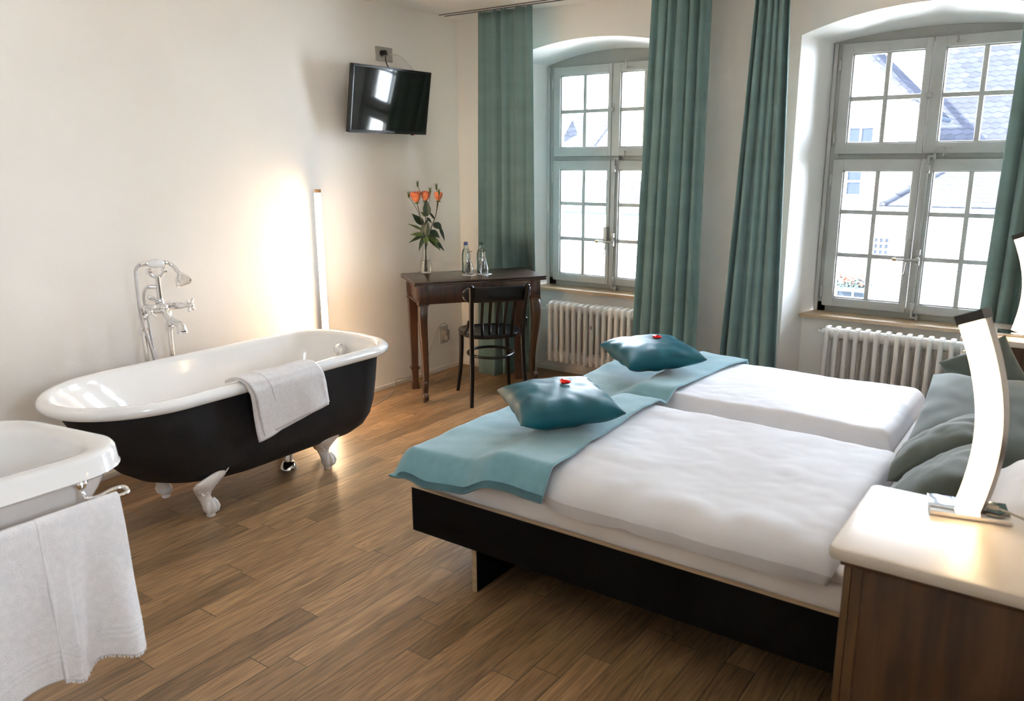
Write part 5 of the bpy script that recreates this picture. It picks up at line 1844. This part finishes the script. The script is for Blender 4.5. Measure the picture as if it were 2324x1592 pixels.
def plane_roof(name, corners, mt, parent, thick=0.12):
    """tiled roof slope; the object's own X runs along the eave and Z up the slope"""
    p = [Vector(c) for c in corners]            # eave left, eave right, top right, top left (coplanar)
    xa = (p[1]-p[0]).normalized()
    n_ = (p[1]-p[0]).cross(p[3]-p[0]).normalized()
    za = n_.cross(xa) if n_.cross(xa).z > 0 else -n_.cross(xa)
    ya = za.cross(xa)
    Mx = Matrix((xa, ya, za)).transposed().to_4x4()
    Mx.translation = p[0]
    inv = Mx.inverted()
    b = MB()
    loc = [inv @ q_ for q_ in p]
    b.loft([[Vector((q_.x, -thick/2, q_.z)) for q_ in loc], [Vector((q_.x, thick/2, q_.z)) for q_ in loc]])
    bmesh.ops.recalc_face_normals(b.bm, faces=b.bm.faces)
    me = bpy.data.meshes.new(name)
    b.bm.to_mesh(me); b.bm.free()
    me.materials.append(mt)
    ob = bpy.data.objects.new(name, me)
    COL.objects.link(ob)
    if parent:
        ob.parent = parent
        rt = root_of(parent)
        ob.matrix_local = Matrix.Translation(-rt.location) @ Mx
    else:
        ob.matrix_world = Mx
    return ob

hA = thing('house', 'white gabled house across the street, its verge sloping down to the right', 'building', (-8, 25, -5))
b = MB()
b.prism([(-22, -5), (-0.85, -5), (-0.85, 3.2), (-6.0, 8.2), (-16.0, 8.2), (-22, 3.0)], lambda p: Vector((p[0], 25.0, p[1])), lambda p: Vector((p[0], 25.5, p[1])))
build('facade', b, M_facade, hA, smooth=False)
plane_roof('roof_slope', ((-0.55, 24.6, 2.92), (-0.55, 27.6, 2.92), (-6.0, 27.6, 8.35), (-6.0, 24.6, 8.35)), M_roof, hA)
b = MB()
b.tube([(-6.0, 24.62, 8.22), (-0.6, 24.62, 2.86)], 0.075, 6)
build('verge_board', b, M_roof2, hA)
b = MB(); b.tube([(-0.52, 24.5, 2.86), (-0.52, 27.6, 2.86)], 0.09, 10)
build('gutter', b, M_gutter, hA)
def far_window(x0, x1, z0, z1, cols, rows, shut=()):
    b = MB()
    w = 0.045
    b.box(x0-0.05, x1+0.05, 24.93, 25.01, z0-0.06, z0)
    b.box(x0-0.05, x1+0.05, 24.93, 25.01, z1, z1+0.05)
    for i in range(cols+1):
        x = lerp(x0, x1, i/cols)
        b.box(x-w/2, x+w/2, 24.94, 25.01, z0, z1)
    for j in range(rows+1):
        z = lerp(z0, z1, j/rows)
        b.box(x0, x1, 24.945, 25.01, z-w/2, z+w/2)
    f = build('window', b, M_facade, hA, smooth=False)
    b = MB(); b.box(x0, x1, 24.975, 24.995, z0, z1)
    build('pane', b, M_dkpane, f, smooth=False)
    for sx0, sx1 in shut:
        b = MB()
        b.box(sx0, sx0+0.05, 24.90, 24.96, z0-0.05, z1+0.05)
        b.box(sx1-0.05, sx1, 24.90, 24.96, z0-0.05, z1+0.05)
        k = 0
        z = z0-0.05
        while z < z1+0.02:
            b.box(sx0+0.05, sx1-0.05, 24.91, 24.95, z, z+0.03)
            z += 0.06
        build('shutter', b, M_shut, hA, smooth=False)
far_window(-3.19, -2.35, 2.10, 2.62, 2, 1)
far_window(-2.03, -1.52, -1.66, -1.05, 3, 3, ((-2.86, -2.36),))
far_window(-3.6, -2.6, 0.35, 1.30, 2, 2)
far_window(-3.1, -2.0, -3.9, -2.9, 2, 2, ((-1.50, -1.16),))
b = MB()
rnd = random.Random(4)
b.box(-3.15, -1.95, 24.55, 24.80, -2.95, -2.78)
fb = tag(build('flower_box', b, M_shut), 'flower box of red geraniums on the white house across the street', 'flower box')
b = MB()
for i in range(160):
    b.ell((rnd.uniform(-3.2, -1.9), rnd.uniform(24.52, 24.82), -2.78+rnd.uniform(0, 0.42)*rnd.random()), (0.05, 0.05, 0.035), None, 6)
o = build('geranium_leaves', b, M_green, fb); o['kind'] = 'stuff'
b = MB()
for i in range(42):
    b.ell((rnd.uniform(-3.2, -1.9), rnd.uniform(24.48, 24.75), -2.70+rnd.uniform(0, 0.36)), (0.045, 0.04, 0.04), None, 6)
o = build('geranium_blooms', b, M_red, fb); o['kind'] = 'stuff'

hB = thing('house', 'large house behind with a big scale-tiled roof, seen in the upper right panes', 'building', (4, 30, -5))
plane_roof('roof_slope', ((-1.6, 28.0, 1.2), (12, 28.0, 1.2), (12, 36.0, 11.5), (-1.6, 36.0, 11.5)), M_roof, hB)
b = MB(); b.box(-1.4, 12, 28.4, 29, -5, 1.5)
build('facade', b, M_facade, hB, smooth=False)
b = MB(); b.tube([(-1.6, 27.9, 1.15), (12, 27.9, 1.15)], 0.09, 10)
build('gutter', b, M_gutter, hB)

hC = thing('house', 'low white outbuilding with a hipped tile roof and zinc gutter', 'building', (2, 23, -5))
plane_roof('roof_slope', ((-1.37, 22.0, 0.14), (6, 22.0, 0.14), (4.6, 24.0, 1.10), (-0.05, 24.0, 1.10)), M_roof2, hC)
plane_roof('hip_slope', ((-1.37, 24.8, 0.14), (-1.37, 22.0, 0.14), (-0.05, 24.0, 1.10), (-0.05, 24.6, 1.10)), M_roof2, hC)
b = MB(); b.tube([(-1.42, 21.92, 0.08), (6, 21.92, 0.08)], 0.085, 10)
build('gutter', b, M_gutter, hC)
b = MB(); b.box(-0.6, 6, 22.35, 24.9, -5, 0.14)
build('facade', b, M_facade, hC, smooth=False)
b = MB()
for z in [-0.7-0.62*i for i in range(7)]:
    b.box(0.5, 1.9, 22.32, 22.35, z, z+0.03)
build('shutter_slats', b, M_facade, hC, smooth=False)
b = MB(); b.tube([(-1.30, 21.98, 0.24), (-0.05, 23.98, 1.18)], 0.11, 10)
build('hip_tiles', b, M_roof2, hC)

hD = thing('house', 'tiled dormer roof of the neighbouring house, seen through the arched window', 'building', (-13.3, 25, 2))
plane_roof('roof_slope', ((-13.9, 23.2, 1.9), (-12.3, 23.2, 1.9), (-11.7, 24.5, 4.8), (-13.9, 24.5, 3.2)), M_roof2, hD)
b = MB(); b.box(-15.6, -13.9, 23.4, 24.8, -5, 3.2)
b.box(-13.9, -12.4, 23.7, 24.8, -5, 1.9)
build('facade', b, M_facade, hD, smooth=False)
hE = thing('house', 'low tiled porch roof below the dormer, seen through the arched window', 'building', (-12.5, 23.5, -5))
plane_roof('roof_slope', ((-13.2, 21.4, -0.25), (-8.4, 21.4, -0.25), (-9.1, 23.2, 0.76), (-12.2, 23.2, 0.76)), M_roof2, hE)
b = MB(); b.tube([(-13.2, 21.35, -0.29), (-8.4, 21.35, -0.29)], 0.09, 10)
build('gutter', b, M_gutter, hE)
b = MB(); b.box(-12.9, -8.6, 21.7, 23.1, -5, -0.22)
build('facade', b, M_facade, hE, smooth=False)
